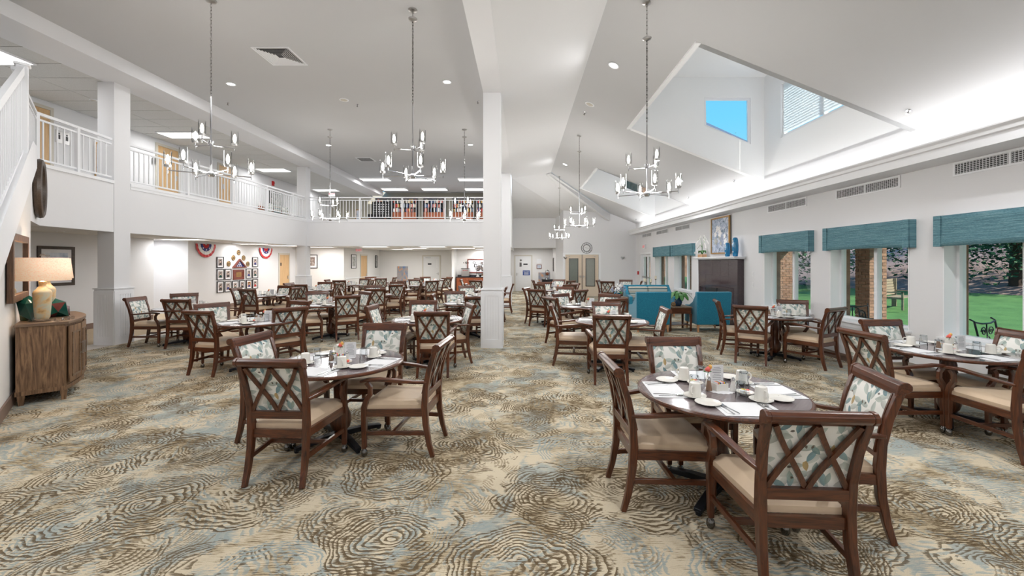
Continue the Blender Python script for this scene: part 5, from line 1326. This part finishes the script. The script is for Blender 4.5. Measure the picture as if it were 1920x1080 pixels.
for k in range(6):
    a = R(60 * k + 20); c_, s__ = math.cos(a), math.sin(a); m = MB()
    m.sweep([(0, 0, .09), (.07 * c_, .04 * s__, .19), (.14 * c_, .07 * s__, .20), (.2 * c_, .08 * s__, .12)], [[(-w, -.003), (w, -.003), (w, .003), (-w, .003)] for w in (.015, .04, .038, .004)], side=(-s__, c_, .1)); ob('leaf', m, M['green'], orc)

# valances
def valance(y0, y1, label, z0=1.90, z1=2.30):
    p = empty('valance', (XW, (y0 + y1) / 2, z0), WALL_R, label=label, cat='valance', group='teal window valances'); hw = (y1 - y0) / 2; h = z1 - z0
    def f(u, v):
        x = (2 * u - 1) * hw; return (x, -.095 - .006 * math.sin(u * 9) * (1 - v) - .010 * math.sin(u * 23 + v * 2) * (1 - v), .012 * math.sin(u * math.pi) * (1 - v) + h * v)
    m = MB().grid(f, 28, 6); ob('front', m, M['valance'], p, smooth=True, solid=.006)
    for s in (-1, 1): ob('return', MB().bx(s * hw, s * (hw - .008), -.09, 0, 0, h), M['valance'], p)
    ob('board', MB().bx(-hw + .01, hw - .01, -.088, 0, h - .02, h - .004), M['trim'], p)
    for s in (-1, 1):
        ob('pleat', MB().bx(s * (hw - .006), s * (hw - .10), -.112, -.103, 0, h), M['valance'], p)
valance(1.85, 3.50, 'teal linen valance over the window nearest the camera')
valance(3.84, 5.47, 'teal linen valance over the window behind the front window table, largest in view')
valance(5.81, 7.48, 'teal linen valance over the middle near window with the brick pier')
valance(7.84, 9.49, 'teal linen valance over the window beside the fireplace')
valance(13.2, 15.05, 'teal linen valance over the window beyond the fireplace')
valance(15.2, 17.15, 'teal linen valance over the window next to the outside door')

# wall registers
def register(y0, y1, label):
    p = empty('wall_register', (XW, (y0 + y1) / 2, 2.88), WALL_R, label=label, cat='vent', group='registers under the cornice'); hw = (y1 - y0) / 2
    f = MB().bx(-hw, hw, -.012, 0, .065, .09).bx(-hw, hw, -.012, 0, -.09, -.065).bx(-hw, -hw + .025, -.012, 0, -.065, .065).bx(hw - .025, hw, -.012, 0, -.065, .065).bx(-.012, .012, -.012, 0, -.065, .065)
    ob('frame', f, M['trim'], p); ob('duct', MB().bx(-hw + .025, hw - .025, -.002, -.0005, -.065, .065), M['ventdark'], p)
    for k in range(6):
        z = -.055 + .022 * k; ob('louvre', MB().bx(-hw + .025, hw - .025, -.008, -.004, z, z + .005), M['trim'], p)
    v = MB(); x = -hw + .05
    while x < hw - .03: v.bx(x, x + .005, -.008, -.003, -.065, .065); x += .036
    ob('vane', v, M['trim'], p, kind='stuff')
for (a, b), s in zip(((4.07, 5.31), (6.05, 7.29), (8.04, 9.31), (13.65, 14.9), (15.67, 17.0), (17.65, 18.98)), ('above the largest valance', 'above the middle near valance', 'above the valance by the fireplace', 'just past the mantel painting', 'second past the mantel painting', 'last, next to the EXIT sign')):
    register(a, b, 'white slotted wall register under the cornice, ' + s)

# ceiling diffuser and fittings
cd = empty('ceiling_diffuser', (-4.62, 7.92, 5.64), label='large square louvred air diffuser in the flat ceiling', cat='vent')
s_ = .35
ob('frame', MB().bx(-s_, s_, -s_, -s_ + .035, -.012, 0).bx(-s_, s_, s_ - .035, s_, -.012, 0).bx(-s_, -s_ + .035, -s_ + .035, s_ - .035, -.012, 0).bx(s_ - .035, s_, -s_ + .035, s_ - .035, -.012, 0), M['trim'], cd)
ob('duct', MB().bx(-s_ + .03, s_ - .03, -s_ + .03, s_ - .03, -.002, -.0005), M['ventdark'], cd)
for k in range(7):
    q = s_ - .045 - .038 * k; m = MB()
    for (a, b) in (((-q, -q), (q, -q)), ((q, -q), (q, q)), ((q, q), (-q, q)), ((-q, q), (-q, -q))):
        A, B = Vector((*a, 0)), Vector((*b, 0)); inn = -(A + B).normalized() * .022 if (A + B).length > 0 else Vector()
        m.prism([A + Vector((0, 0, -.014)), B + Vector((0, 0, -.014)), B + inn + Vector((0, 0, -.003)), A + inn + Vector((0, 0, -.003))], (0, 0, .002))
    ob('louvre', m, M['trim'], cd)
def flat_at(px, py, zc): Y = F * (zc - H) / (CY - py); return ((px - CX) * Y / F, Y, zc)
def slope_at(px, py):
    k = (px - CX) / F; q = (CY - py) / F; Y = (zs(0) - H) / (q + PIT * k); return (k * Y, Y, zs(k * Y))
x, y, z = flat_at(686, 299, 5.64)
cd2 = empty('ceiling_diffuser', (x, y, z), label='small square air diffuser farther off in the flat ceiling', cat='vent'); ob('frame', MB().bx(-.3, .3, -.3, .3, -.012, 0), M['trim'], cd2)
for k in range(6): ob('louvre', MB().bx(-.25, .25, -.25 + .085 * k, -.21 + .085 * k, -.018, -.012), M['ventdark'], cd2)
def puck(loc, tilt, label, name='ceiling_speaker', r=.11, cat='speaker', mat='trim'):
    p = empty(name, loc, label=label, cat=cat); p.rotation_euler = (0, tilt, 0)
    ob('rim', MB().lathe([(r, 0), (r * .97, -.012), (r * .8, -.014)], n=24), M[mat], p, smooth=True); ob('grille', MB().lathe([(r * .75, -.013), (r * .6, -.02)], n=20), M['oakgrey'], p, smooth=True)
puck(flat_at(645, 187, 5.64), 0, 'round white speaker in the flat ceiling')
puck(slope_at(1106, 195), TILT, 'round white speaker in the vaulted ceiling')
puck(flat_at(175, 187, 5.395), 0, 'round smoke detector on the corridor tile ceiling', 'smoke_detector', .07, 'smoke detector')
puck(flat_at(114, 433.5, 2.385), 0, 'round smoke detector on the low ceiling behind the sideboard', 'smoke_detector', .07, 'smoke detector')
def sprinkler(loc, tilt, label):
    p = empty('sprinkler', loc, label=label, cat='sprinkler', group='ceiling sprinklers'); p.rotation_euler = (0, tilt, 0)
    ob('escutcheon', MB().lathe([(.035, 0), (.03, -.008)], n=12), M['chrome'], p); ob('head', MB().cyl((0, 0, -.008), (0, 0, -.05), .008, 6).lathe([(.022, -.05), (.022, -.053)], n=10), M['darkchrome'], p)
for px, py, fl, s in ((427, 193, 1, 'beside the corridor soffit'), (670, 196, 1, 'near the flat ceiling speaker'), (896, 190, 1, 'beside the centre beam'), (1097, 211, 0, 'near the vaulted ceiling speaker'), (1704, 207, 0, 'low on the vault nearest the camera'), (1377, 338, 0, 'between the two dormers'), (1291, 370, 0, 'between dormers, close to the cornice'), (1193, 411, 0, 'in the far corner of the vault')):
    sprinkler(flat_at(px, py, 5.64) if fl else slope_at(px, py), 0 if fl else TILT, 'small chrome sprinkler head ' + s)

# ---------------------------------------------------------------- teal lounge
def armchair(loc, label):
    p = empty('wing_armchair', loc, label=label, cat='armchair', group='teal armchairs'); tm = M['teal']
    ob('back', MB().prism([(-.40, -.38, .18), (.40, -.38, .18), (.42, -.44, .98), (-.42, -.44, .98)], (0, .14, 0)), tm, p, bevel=.03, segs=3)
    for s in (-1, 1):
        x = s * .40; ob('wing', MB().prism([(x, -.30, .18), (x, .38, .18), (x, .38, .60), (x, .10, .63), (x, -.10, .72), (x, -.32, .96)], (-s * .09, 0, 0)), tm, p, bevel=.02, segs=2)
    ob('seat_base', MB().bx(-.31, .31, -.24, .36, .18, .34), tm, p, bevel=.02); ob('seat_cushion', MB().bx(-.305, .305, -.24, .40, .345, .48), M['stripe'], p, bevel=.03, segs=3)
    for sx in (-1, 1):
        for sy in (-1, 1): ob('leg', MB().bar([(sx * .35, sy * .32, .18), (sx * .36, sy * .34, 0)], [.05, .03], [.05, .03]), wood('beech_leg', (176, 124, 84), (206, 156, 112), .5) if (sx, sy) == (-1, -1) else bpy.data.materials['beech_leg'], p)
armchair((3.17, 10.32, 0), 'teal velvet armchair seen from behind, nearer the vaulted row tables')
armchair((4.62, 10.32, 0), 'teal velvet armchair seen from behind, before the fireplace')
lv = empty('loveseat', (4.08, 13.2, 0), R(180), label='teal loveseat with striped back cushions facing the camera', cat='loveseat')
ob('back', MB().bx(-.74, .74, -.42, -.28, .16, .95), M['teal'], lv, bevel=.03, segs=3)
for s in (-1, 1): ob('arm', MB().prism([(s * .74, -.30, .16), (s * .74, .40, .16), (s * .74, .40, .62), (s * .74, 0, .66), (s * .74, -.30, .93)], (-s * .11, 0, 0)), M['teal'], lv, bevel=.02); ob('back_cushion', MB().bx(s * .01, s * .62, -.27, -.10, .46, .90), M['stripe'], lv, bevel=.04, segs=3); ob('seat_cushion', MB().bx(s * .005, s * .62, -.26, .40, .32, .46), M['teal'], lv, bevel=.03, segs=3)
ob('seat_base', MB().bx(-.62, .62, -.27, .38, .16, .32), M['teal'], lv)
for sx in (-1, 1):
    for sy in (-1, 1): ob('leg', MB().bar([(sx * .66, sy * .34, .16), (sx * .66, sy * .34, 0)], [.05, .03], [.05, .03]), bpy.data.materials['beech_leg'], lv)
def end_table(loc, w, d, h, label, shelf=True):
    p = empty('end_table', loc, label=label, cat='side table'); ob('top', MB().bx(-w / 2, w / 2, -d / 2, d / 2, h - .03, h), M['sidewoodtop'], p, bevel=.004)
    ob('apron', MB().bx(-w / 2 + .02, w / 2 - .02, -d / 2 + .02, d / 2 - .02, h - .17, h - .03), M['chairwoodx'], p)
    for sx in (-1, 1):
        for sy in (-1, 1): ob('leg', MB().bar([(sx * (w / 2 - .03), sy * (d / 2 - .03), h - .17), (sx * (w / 2 - .03), sy * (d / 2 - .03), 0)], [.05, .04], [.05, .04]), M['chairwood'], p)
    if shelf: ob('shelf', MB().bx(-w / 2 + .03, w / 2 - .03, -d / 2 + .03, d / 2 - .03, .14, .16), M['chairwoodx'], p)
    return p
end_table((3.89, 10.38, 0), .56, .58, .60, 'dark wood end table between the two teal armchairs')
end_table((3.05, 13.05, 0), .50, .50, .60, 'dark wood end table beside the loveseat, under blue flowers')
end_table((4.55, 14.55, 0), .9, .35, .88, 'narrow dark sofa table behind the loveseat', False)
pl = empty('potted_plant', (3.92, 10.36, .602), label='green leafy plant in a round navy vase on the end table', cat='potted plant')
ob('vase', MB().lathe([(.06, 0), (.085, .03), (.10, .09), (.085, .15), (.055, .19), (.06, .20), (.045, .195)], n=20), M['navyvase'], pl, smooth=True)
random.seed(3)
for k in range(14):
    a = 2 * math.pi * k / 14 + .2; rr = random.uniform(.16, .34); hh = random.uniform(.12, .26); c_, s__ = math.cos(a), math.sin(a)
    m = MB().sweep([(0, 0, .19), (rr * .4 * c_, rr * .4 * s__, .22 + hh * .6), (rr * .75 * c_, rr * .75 * s__, .20 + hh * .55), (rr * c_, rr * s__, .14 + hh * .4), (rr * 1.15 * c_, rr * 1.15 * s__, .10 + hh * .3)], [[(-w, -.002), (w, -.002), (w, .002), (-w, .002)] for w in (.004, .012, .045, .04, .003)], side=(-s__, c_, .15)); ob('leaf', m, M['green'], pl)
b2 = empty('decor_ball', (3.76, 10.24, .602)); P(b2, 'small woven gold ball beside the navy vase', 'ornament')
m = MB()
for k in range(6): m.tube([Matrix.Rotation(R(30 * k), 3, 'Z') @ Vector((.05 * math.cos(2 * math.pi * i / 16), 0, .052 + .05 * math.sin(2 * math.pi * i / 16))) for i in range(17)], .006, 4)
ob('ball', m, M['gold'], b2)
hy = empty('hydrangea_bouquet', (3.05, 13.05, .602), label='blue and white hydrangeas in a vase beside the loveseat', cat='flowers')
ob('vase', MB().lathe([(.05, 0), (.08, .06), (.06, .14), (.065, .15)], n=14), M['bluevase'], hy, smooth=True)
for k, (x, y_, z) in enumerate(((-.14, 0, .22), (.02, .02, .33), (.15, -.02, .24), (-.04, -.08, .2), (.08, .06, .2))):
    m = MB()
    for i in range(26):
        v = Vector((random.gauss(0, 1), random.gauss(0, 1), random.gauss(0, 1))).normalized() * .085; m.ball((x + v.x, y_ + v.y, z + v.z), .026, 5, 3, (1, 1, .6))
    ob('flower_head', m, M['hydrangea'] if k % 2 == 0 else M['petalwhite'], hy)
for k in range(5):
    a = R(72 * k); ob('leaf', MB().sweep([(0, 0, .14), (.12 * math.cos(a), .12 * math.sin(a), .16), (.2 * math.cos(a), .2 * math.sin(a), .10)], [[(-w, -.002), (w, -.002), (w, .002), (-w, .002)] for w in (.01, .045, .004)], side=(-math.sin(a), math.cos(a), 0)), M['bluevase'] if k % 2 else M['green'], hy)
for k, (x, h, ww) in enumerate(((4.35, .12, .07), (4.72, .22, .045), (4.55, .10, .04))):
    cs = empty('candle_holder', (x, 14.55, .881), label='chrome candle holder with ivory candle on the sofa table, ' + ('broad one', 'tall one', 'small one')[k], cat='candle', group='sofa table candles')
    ob('stand', MB().lathe([(ww, 0), (ww * .3, .02), (ww * .3, h * .8), (ww * .9, h)], n=12), M['chrome'], cs, smooth=True); ob('candle', MB().lathe([(ww * .8, h), (ww * .8, h + .11)], n=14), M['candle'], cs)

# ---------------------------------------------------------------- upstairs: library and corridor
for i, (py0, name_) in enumerate(((9.15, 'a'), (12.79, 'b'), (15.28, 'c'))):
    dw = (.86, .74, .70)[i]; d = door(7 + i, (XL + .001, py0, 3.36), WALL_L, dw, 1.85, M['doorwood'], M['oakgrey'], 1 if i else -1)
for k in range(2):
    sg = empty('restroom_sign', (XL + .002, yl(110) + .17 * k, zl(110, 256)), WALL_L, label='small grey restroom pictogram sign upstairs, ' + ('first', 'second')[k], cat='sign', group='restroom signs')
    ob('plate', MB().bx(-.07, .07, -.008, 0, -.15, .15), M['nickel'], sg); ob('figure', MB().prism([(.02 * math.cos(2 * math.pi * q / 10), -.01, .07 + .02 * math.sin(2 * math.pi * q / 10)) for q in range(10)], (0, .002, 0)).bx(-.025, .025, -.01, -.008, -.06, .04), M['black'], sg)
for px, py, k in ((287 * 1.0, 302, 'beside the first upstairs maple door'), (418, 350, 'on the second upstairs maple door')):
    ob('room_sign', MB().bx(-.06, .06, -.008, 0, -.09, .09).bx(-.03, .03, -.010, -.008, .0, .05).bx(-.04, .04, -.010, -.008, -.05, -.03), [M['nickel']], loc=(XL + .03, yl(px), zl(px, py)), rz=WALL_L, label='small grey room sign ' + k, cat='sign')
framed('upstairs_picture', (XL + .002, yl(181) + .1, 4.30), WALL_L, .32, .95, .03, M['gold'], M['artpale'], 'thin gold framed picture upstairs behind the near balcony pillar', depth=.03)
framed('upstairs_landscape', (XL + .002, (yl(505) + yl(529)) / 2, 4.35), WALL_L, 1.0, .95, .04, M['black'], M['artgrey'], 'wide black framed print upstairs above the bench', .05)
bn = empty('upstairs_bench', (XL + .35, 18.1, 3.361), WALL_L, label='wooden bench with black cushion against the upstairs corridor wall', cat='bench')
ob('frame', MB().bx(-1.0, 1.0, -.28, .28, .28, .34).bx(-1.0, 1.0, .24, .30, .34, .66), M['plum'], bn); ob('cushion', MB().bx(-.97, .97, -.26, .22, .34, .42), M['cushionblk'], bn, bevel=.02)
for sx in (-1, 1):
    for sy in (-1, 1): ob('leg', MB().bar([(sx * .93, sy * .22, .28), (sx * .93, sy * .22, 0)], .05, .05), M['plum'], bn)
for k in range(3):
    pw = ob('throw_pillow', MB().bx(-.2, .2, -.06, .06, 0, .38), M['leaf'] if k != 1 else M['stripe'], loc=(XL + .30, 17.4 + .62 * k, 3.361 + .43), rz=WALL_L, bevel=.05, segs=3, label='patterned throw pillow on the upstairs bench, ' + ('near', 'middle', 'far')[k], cat='pillow', group='bench pillows')
def bookcase(x0, x1, label, low=True):
    w = x1 - x0; p = empty('bookcase', ((x0 + x1) / 2, 23.45, 3.361), label=label, cat='bookcase', group='library bookcases')
    ob('case', MB().bx(-w / 2, -w / 2 + .03, -.15, .15, 0, 1.95).bx(w / 2 - .03, w / 2, -.15, .15, 0, 1.95).bx(-w / 2, w / 2, .13, .15, 0, 1.95).bx(-w / 2, w / 2, -.15, .15, 1.91, 1.95), M['blackmetal'], p)
    for z in (1.16, 1.41, 1.66): ob('shelf', MB().bx(-w / 2 + .03, w / 2 - .03, -.15, .13, z - .02, z), M['blackmetal'], p)
    ob('cupboard', MB().bx(-w / 2 + .03, w / 2 - .03, -.16, .13, 0, 1.13), M['cherry'], p)
    for s in (-1, 1): ob('door', MB().bx(s * .01, s * (w / 2 - .04), -.172, -.16, .05, 1.09), M['cherry'], p, bevel=.003, segs=1)
    return p
bkm = [plain('book_cloth', c, .7, var=.1) for c in ((176, 60, 50), (214, 206, 190), (60, 80, 120), (200, 160, 90), (90, 60, 50), (230, 228, 224), (130, 140, 150), (196, 120, 110), (40, 44, 50))]
bm0 = [ob('book', MB().bx(-.022, .022, -.1, .1, 0, .24), m) for m in bkm]; usedb = [False] * len(bkm)
cases = [(-8.25, -7.45, 'beside the corridor'), (-7.3, -5.9, 'with the widest cherry base'), (-5.55, -4.3, 'second from the pillar'), (-3.9, -2.7, 'nearest the pillar in view'), (-2.6, -1.4, 'behind the library chandelier')]
for x0, x1, s in cases:
    bookcase(x0, x1, 'tall dark bookcase with cherry cupboard in the upstairs library, ' + s)
    for zi, z in enumerate((1.16, 1.41, 1.66)):
        x = x0 + .06
        while x < x1 - .08:
            if random.random() < .9:
                k = random.randrange(len(bkm)); scz = random.uniform(.68, .92); sx = random.uniform(.9, 1.5)
                if not usedb[k]: b = bm0[k]; usedb[k] = True
                else: b = bm0[k].copy(); COL.objects.link(b)
                b.location = (x + .033, 23.42, 3.361 + z); b.scale = (sx, 1, scz)
                P(b, '%s book, %s shelf of the upstairs bookcase %s' % (('red', 'cream', 'blue', 'tan', 'brown', 'white', 'grey', 'pink', 'black')[k], ('lower', 'middle', 'top')[zi], s), 'book', 'books on the %s shelf, bookcase %s' % (('lower', 'middle', 'top')[zi], s))
            x += .068 if random.random() < .85 else .12
for k in range(len(bkm)):
    if not usedb[k]: bpy.data.objects.remove(bm0[k])
lc = empty('patterned_screen', (-6.2 - .1, 18.3, 3.361)); P(lc, 'black and white lattice patterned chair back behind the library railing', 'chair')
lc.name = 'lounge_chair'
ob('back', MB().bx(-.42, .42, .25, .33, .35, 1.05), M['cushionblk'], lc, bevel=.03)
for k in range(7):
    for j in range(5): ob('pattern_dot', MB().box((-.33 + .11 * k, .243, .48 + .11 * j), (.05, .008, .05)), M['paper'], lc)
ob('seat', MB().bx(-.40, .40, -.35, .25, .25, .42), M['cushionblk'], lc, bevel=.04, segs=3)
for sx in (-1, 1):
    for sy in (-1, 1): ob('leg', MB().bar([(sx * .35, sy * .28, .25), (sx * .35, sy * .28, 0)], .04, .04), M['plum'], lc)
framed('gold_framed_picture', (-9.35, 23.69, 4.35), 0, .35, .7, .05, M['gold'], M['artpale'], 'narrow gold framed picture at the end of the upstairs corridor')

# ---------------------------------------------------------------- outside
lawn = MB()
def gz(x, y): return -.25 + .055 * max(0, x - 10) + .10 * max(0, x - 21) + .05 * math.sin(x * .5 + y * .35)
lawn.grid(lambda u, v: (8.9 + 34 * u, -12 + 75 * v, gz(8.9 + 34 * u, -12 + 75 * v)), 34, 40)
struct('ground_lawn', lawn, M['grass'], smooth=True)
struct('ground_patio', MB().bx(XW + .40, 9.1, YB, 30, -.35, -.12), M['concrete'])
def bankx(u, v): return 19 + 25 * u + 1.2 * math.sin(v * 22) + .28 * max(0, 10 + 0 * u - (74 * v - 10)) * -1 + (3.2 * (1 - u) if 74 * v - 10 < 17 else 0)
hl = MB(); hl.grid(lambda u, v: (bankx(u, v), -10 + 74 * v, gz(bankx(u, v), -10 + 74 * v) + (.04 if u > 0 else -.08) + 2.4 * u ** 1.3), 24, 60)
struct('ground_mulch_bank', hl, M['mulch'], smooth=True)
struct('ground_behind', MB().bx(-60, 60, 27, 90, -1, -.3), M['grass'])
struct('roof_porch', MB().prism([(XW + .40, YB, 2.75), (9.0, YB, 2.55), (9.0, YB, 2.70), (XW + .40, YB, 3.1)], (0, 30, 0)), M['trim'])
# brick piers, each brick its own
def pier(y0, label, nm='brick_pier', full=True):
    w = .42; p = empty(nm, (8.41, y0 + w / 2, -.12), label=label, cat='pier')
    ob('mortar_core', MB().bx(-w / 2 + .012, w / 2 - .012, -w / 2 + .012, w / 2 - .012, 0, 2.72), M['mortar'], p)
    ch = .075; bl = (w - .105 - .01); n = int(2.7 / ch); base = None
    for k in range(n):
        z = ch * k + .035 + .004; odd = k % 2
        for q in range(4):
            a = R(90 * q); 
            # pinwheel of four stretchers plus a header in the gap
            L1 = .20; L2 = .20
            for j, (cx, L) in enumerate((((-w / 2 + .10), .195), ((-w / 2 + .31), .205)) if not odd else (((-w / 2 + .05), .095), ((-w / 2 + .205), .195), ((-w / 2 + .365), .10))):
                key = round(L, 3)
                if (nm, key) not in BR: BR[(nm, key)] = ob('brick', MB().box((0, 0, 0), (L - .006, .03, .063)), M['brick'], p); b = BR[(nm, key)]
                else: b = BR[(nm, key)].copy(); COL.objects.link(b); b.parent = p
                v = Matrix.Rotation(a, 3, 'Z') @ Vector((cx, -w / 2 + .012, 0)); b.location = (v.x, v.y, z); b.rotation_euler = (0, 0, a)
                CNT[0] += 1
                if CNT[0] > 0 and q >= 2 and False: pass
        if CNT[0] > 10 ** 6: break
BR = {}; CNT = [0]
def pier2(y0, label):
    """bricks on the two faces towards the room, the other two faces joined"""
    w = .42; p = empty('brick_pier', (8.41, y0 + w / 2, -.12), label=label, cat='pier', group='brick porch piers')
    ob('mortar_core', MB().bx(-w / 2 + .012, w / 2 - .012, -w / 2 + .012, w / 2 - .012, 0, 2.72), M['mortar'], p)
    rest = MB()
    for k in range(36):
        z = .075 * k + .039
        for q in range(4):
            a = R(90 * q)
            lay = ((-.105, .20), (.105, .20)) if k % 2 == 0 else ((-.155, .10), (0, .20), (.155, .10))
            for cx, L in lay:
                v = Matrix.Rotation(a, 3, 'Z') @ Vector((cx, -w / 2 + .014, 0))
                if q in (0, 3):
                    if L not in BR: BR[L] = ob('brick', MB().box((0, 0, 0), (L - .008, .028, .065)), M['brick'], p); b = BR[L]
                    else: b = BR[L].copy(); COL.objects.link(b); b.parent = p
                    b.location = (v.x, v.y, z); b.rotation_euler = (0, 0, a)
                else: rest.box((v.x, v.y, z), (L - .008, .028, .065), a)
    ob('far_brickwork', rest, M['brick'], p, kind='stuff')
for y0, s in ((9.75, 'seen through the middle near window'), (13.15, 'seen through the window beside the fireplace'), (19.9, 'seen through the window beyond the fireplace')):
    pier2(y0, 'square brick porch pier ' + s)
# bench on the lawn
pb = empty('garden_bench', (13.9, 15.2, gz(13.9, 15.2) + .04), R(35), label='weathered slatted garden bench on the lawn beyond the brick pier', cat='bench')
for k in range(6): ob('slat', MB().bx(-.8, .8, .30 + .012 * k, .33 + .012 * k, .48 + .10 * k, .565 + .10 * k), M['benchwood'], pb)
for k in range(4): ob('slat', MB().bx(-.8, .8, -.25 + .13 * k, -.14 + .13 * k, .42, .45), M['benchwood'], pb)
for s in (-1, 1): ob('side_frame', MB().bx(s * .8, s * .74, .26, .40, 0, 1.08).bx(s * .8, s * .74, -.28, -.22, 0, .64).bx(s * .8, s * .74, -.28, .30, .60, .64).bx(s * .8, s * .74, -.28, .30, .38, .42), M['benchwood'], pb)
# black scroll chairs on the patio
def scroll_chair(loc, rz, label):
    p = empty('patio_chair', loc, rz, label=label, cat='chair', group='black scroll patio chairs'); bm_ = M['blackmetal']
    ob('seat', MB().bx(-.26, .26, -.25, .25, .42, .45), bm_, p)
    for s in (-1, 1):
        ob('leg', MB().tube([(s * .26, .27, 0), (s * .27, .25, .45), (s * .29, .33, .90), (s * .30, .38, .93)], .013, 6), bm_, p); ob('leg', MB().tube([(s * .26, -.25, 0), (s * .26, -.24, .64), (s * .28, .0, .66), (s * .28, .28, .62)], .012, 6), bm_, p)
    ob('top_rail', MB().tube([(-.29, .33, .89), (-.12, .31, .86), (.12, .31, .86), (.29, .33, .89)], .013, 6), bm_, p)
    for s in (-1, 1):
        sp = []
        for k in range(22):
            t = k / 21 * 3.2 * math.pi; r = .075 * (1 - k / 26); sp.append((s * (.10 + r * math.cos(t)), .30, .74 + r * math.sin(t)))
        ob('scroll', MB().tube(sp, .008, 5), bm_, p)
        sp = [(s * .02, .29, .66), (s * .08, .285, .58), (s * .17, .285, .54), (s * .25, .28, .60)]; ob('scroll', MB().tube(sp, .008, 5), bm_, p)
    ob('back_bar', MB().tube([(0, .31, .86), (0, .29, .46)], .009, 5), bm_, p)
scroll_chair((7.35, 6.15, -.12), R(20), 'black scrollwork patio chair outside the largest valance window')
scroll_chair((7.0, 8.55, -.12), R(-15), 'black scrollwork patio chair outside the middle near window')
scroll_chair((6.75, 7.7, -.12), R(60), 'second black scrollwork patio chair outside the middle near window')
scroll_chair((6.9, 11.4, -.12), R(10), 'black scrollwork patio chair outside the window beside the fireplace')
# trees
random.seed(21)
def tree(x, y, h, cr, label, trunk=.28, low=.35, nl=2600, grp='trees beyond the lawn'):
    z0 = gz(x, y) + (1.0 if x > 27 else .1 if x > 20 else -.1)
    p = empty('tree', (x, y, z0), label=label, cat='tree', group=grp)
    m = MB().tube([(0, 0, -1.5), (.05, 0, h * .3), (-.1, .1, h * .6), (.1, 0, h * .9)], [trunk * 1.3, trunk, trunk * .7, trunk * .2], 8)
    br = []
    for k in range(9):
        a = random.uniform(0, 6.28); z = h * random.uniform(low, .8); e = Vector((math.cos(a) * cr * .8, math.sin(a) * cr * .8, z + cr * .3)); br.append(e)
        m.tube([(0, 0, z - .3), e * .5 + Vector((0, 0, z * .5)), e], [trunk * .35, trunk * .2, .03], 5)
    ob('trunk', m, M['bark'], p)
    fo = MB(); bm = fo.bm
    for k in range(nl):
        c = random.choice(br) * random.uniform(.5, 1.15); c = Vector((c.x, c.y, max(c.z, h * low))) + Vector((random.gauss(0, cr * .30), random.gauss(0, cr * .30), random.gauss(0, cr * .28)))
        s = random.uniform(.07, .15); u = Vector((random.gauss(0, 1), random.gauss(0, 1), random.gauss(0, 1))).normalized(); v = u.orthogonal().normalized()
        vs = [bm.verts.new(c + u * s), bm.verts.new(c + v * s * .5), bm.verts.new(c - u * s), bm.verts.new(c - v * s * .5)]; bm.faces.new(vs)
    ob('foliage', fo, M['treeleaf'], p, kind='stuff')
tree(22.3, 18.6, 6.6, 3.6, 'spreading tree with dark trunk on the bank, in the largest valance window', .24, .28, 12000)
tree(21.5, 26, 8, 3.6, 'tree on the bank behind the garden bench', .3, .16, 6000)
tree(19, 25.5, 8, 3.2, 'tree beyond the brick pier', .3, .15, 3600)
tree(16, 27.5, 8, 3.2, 'dark tree beyond the window beside the fireplace', .3, .1, 3600)
tree(33, 29, 9, 4.5, 'tree high on the bank behind the spreading tree', .3, .2, 3600)
tree(13.5, 38, 9, 3.5, 'dark tree seen past the far windows', .3, .1, 2600)
tree(38, 22, 9, 5, 'tree at the top of the bank', .3, .2, 3000)
tree(18.9, 36, 11.2, 1.3, 'slim conifer crown showing in the near dormer window', .2, .4, 1800)
tree(20.6, 38, 12.2, 1.3, 'second slim conifer crown showing in the near dormer window', .2, .4, 1800)
# neighbouring roof seen in the dormer
nr = empty('neighbour_roof', (10.5, 26, 8.75), label='blue-grey shingled gable roof seen through the near dormer window', cat='roof')
ob('roof_slope', MB().prism([(-3, 0, 3.6), (4.5, 0, .2), (4.5, 0, 0), (-3, 0, 3.3)], (0, 6, 0)), M['roof'], nr); ob('gable_wall', MB().prism([(-3, .3, 3.3), (4.1, .3, .1), (4.1, .3, -8), (-3, .3, -8)], (0, 5, 0)), M['brick'], nr)
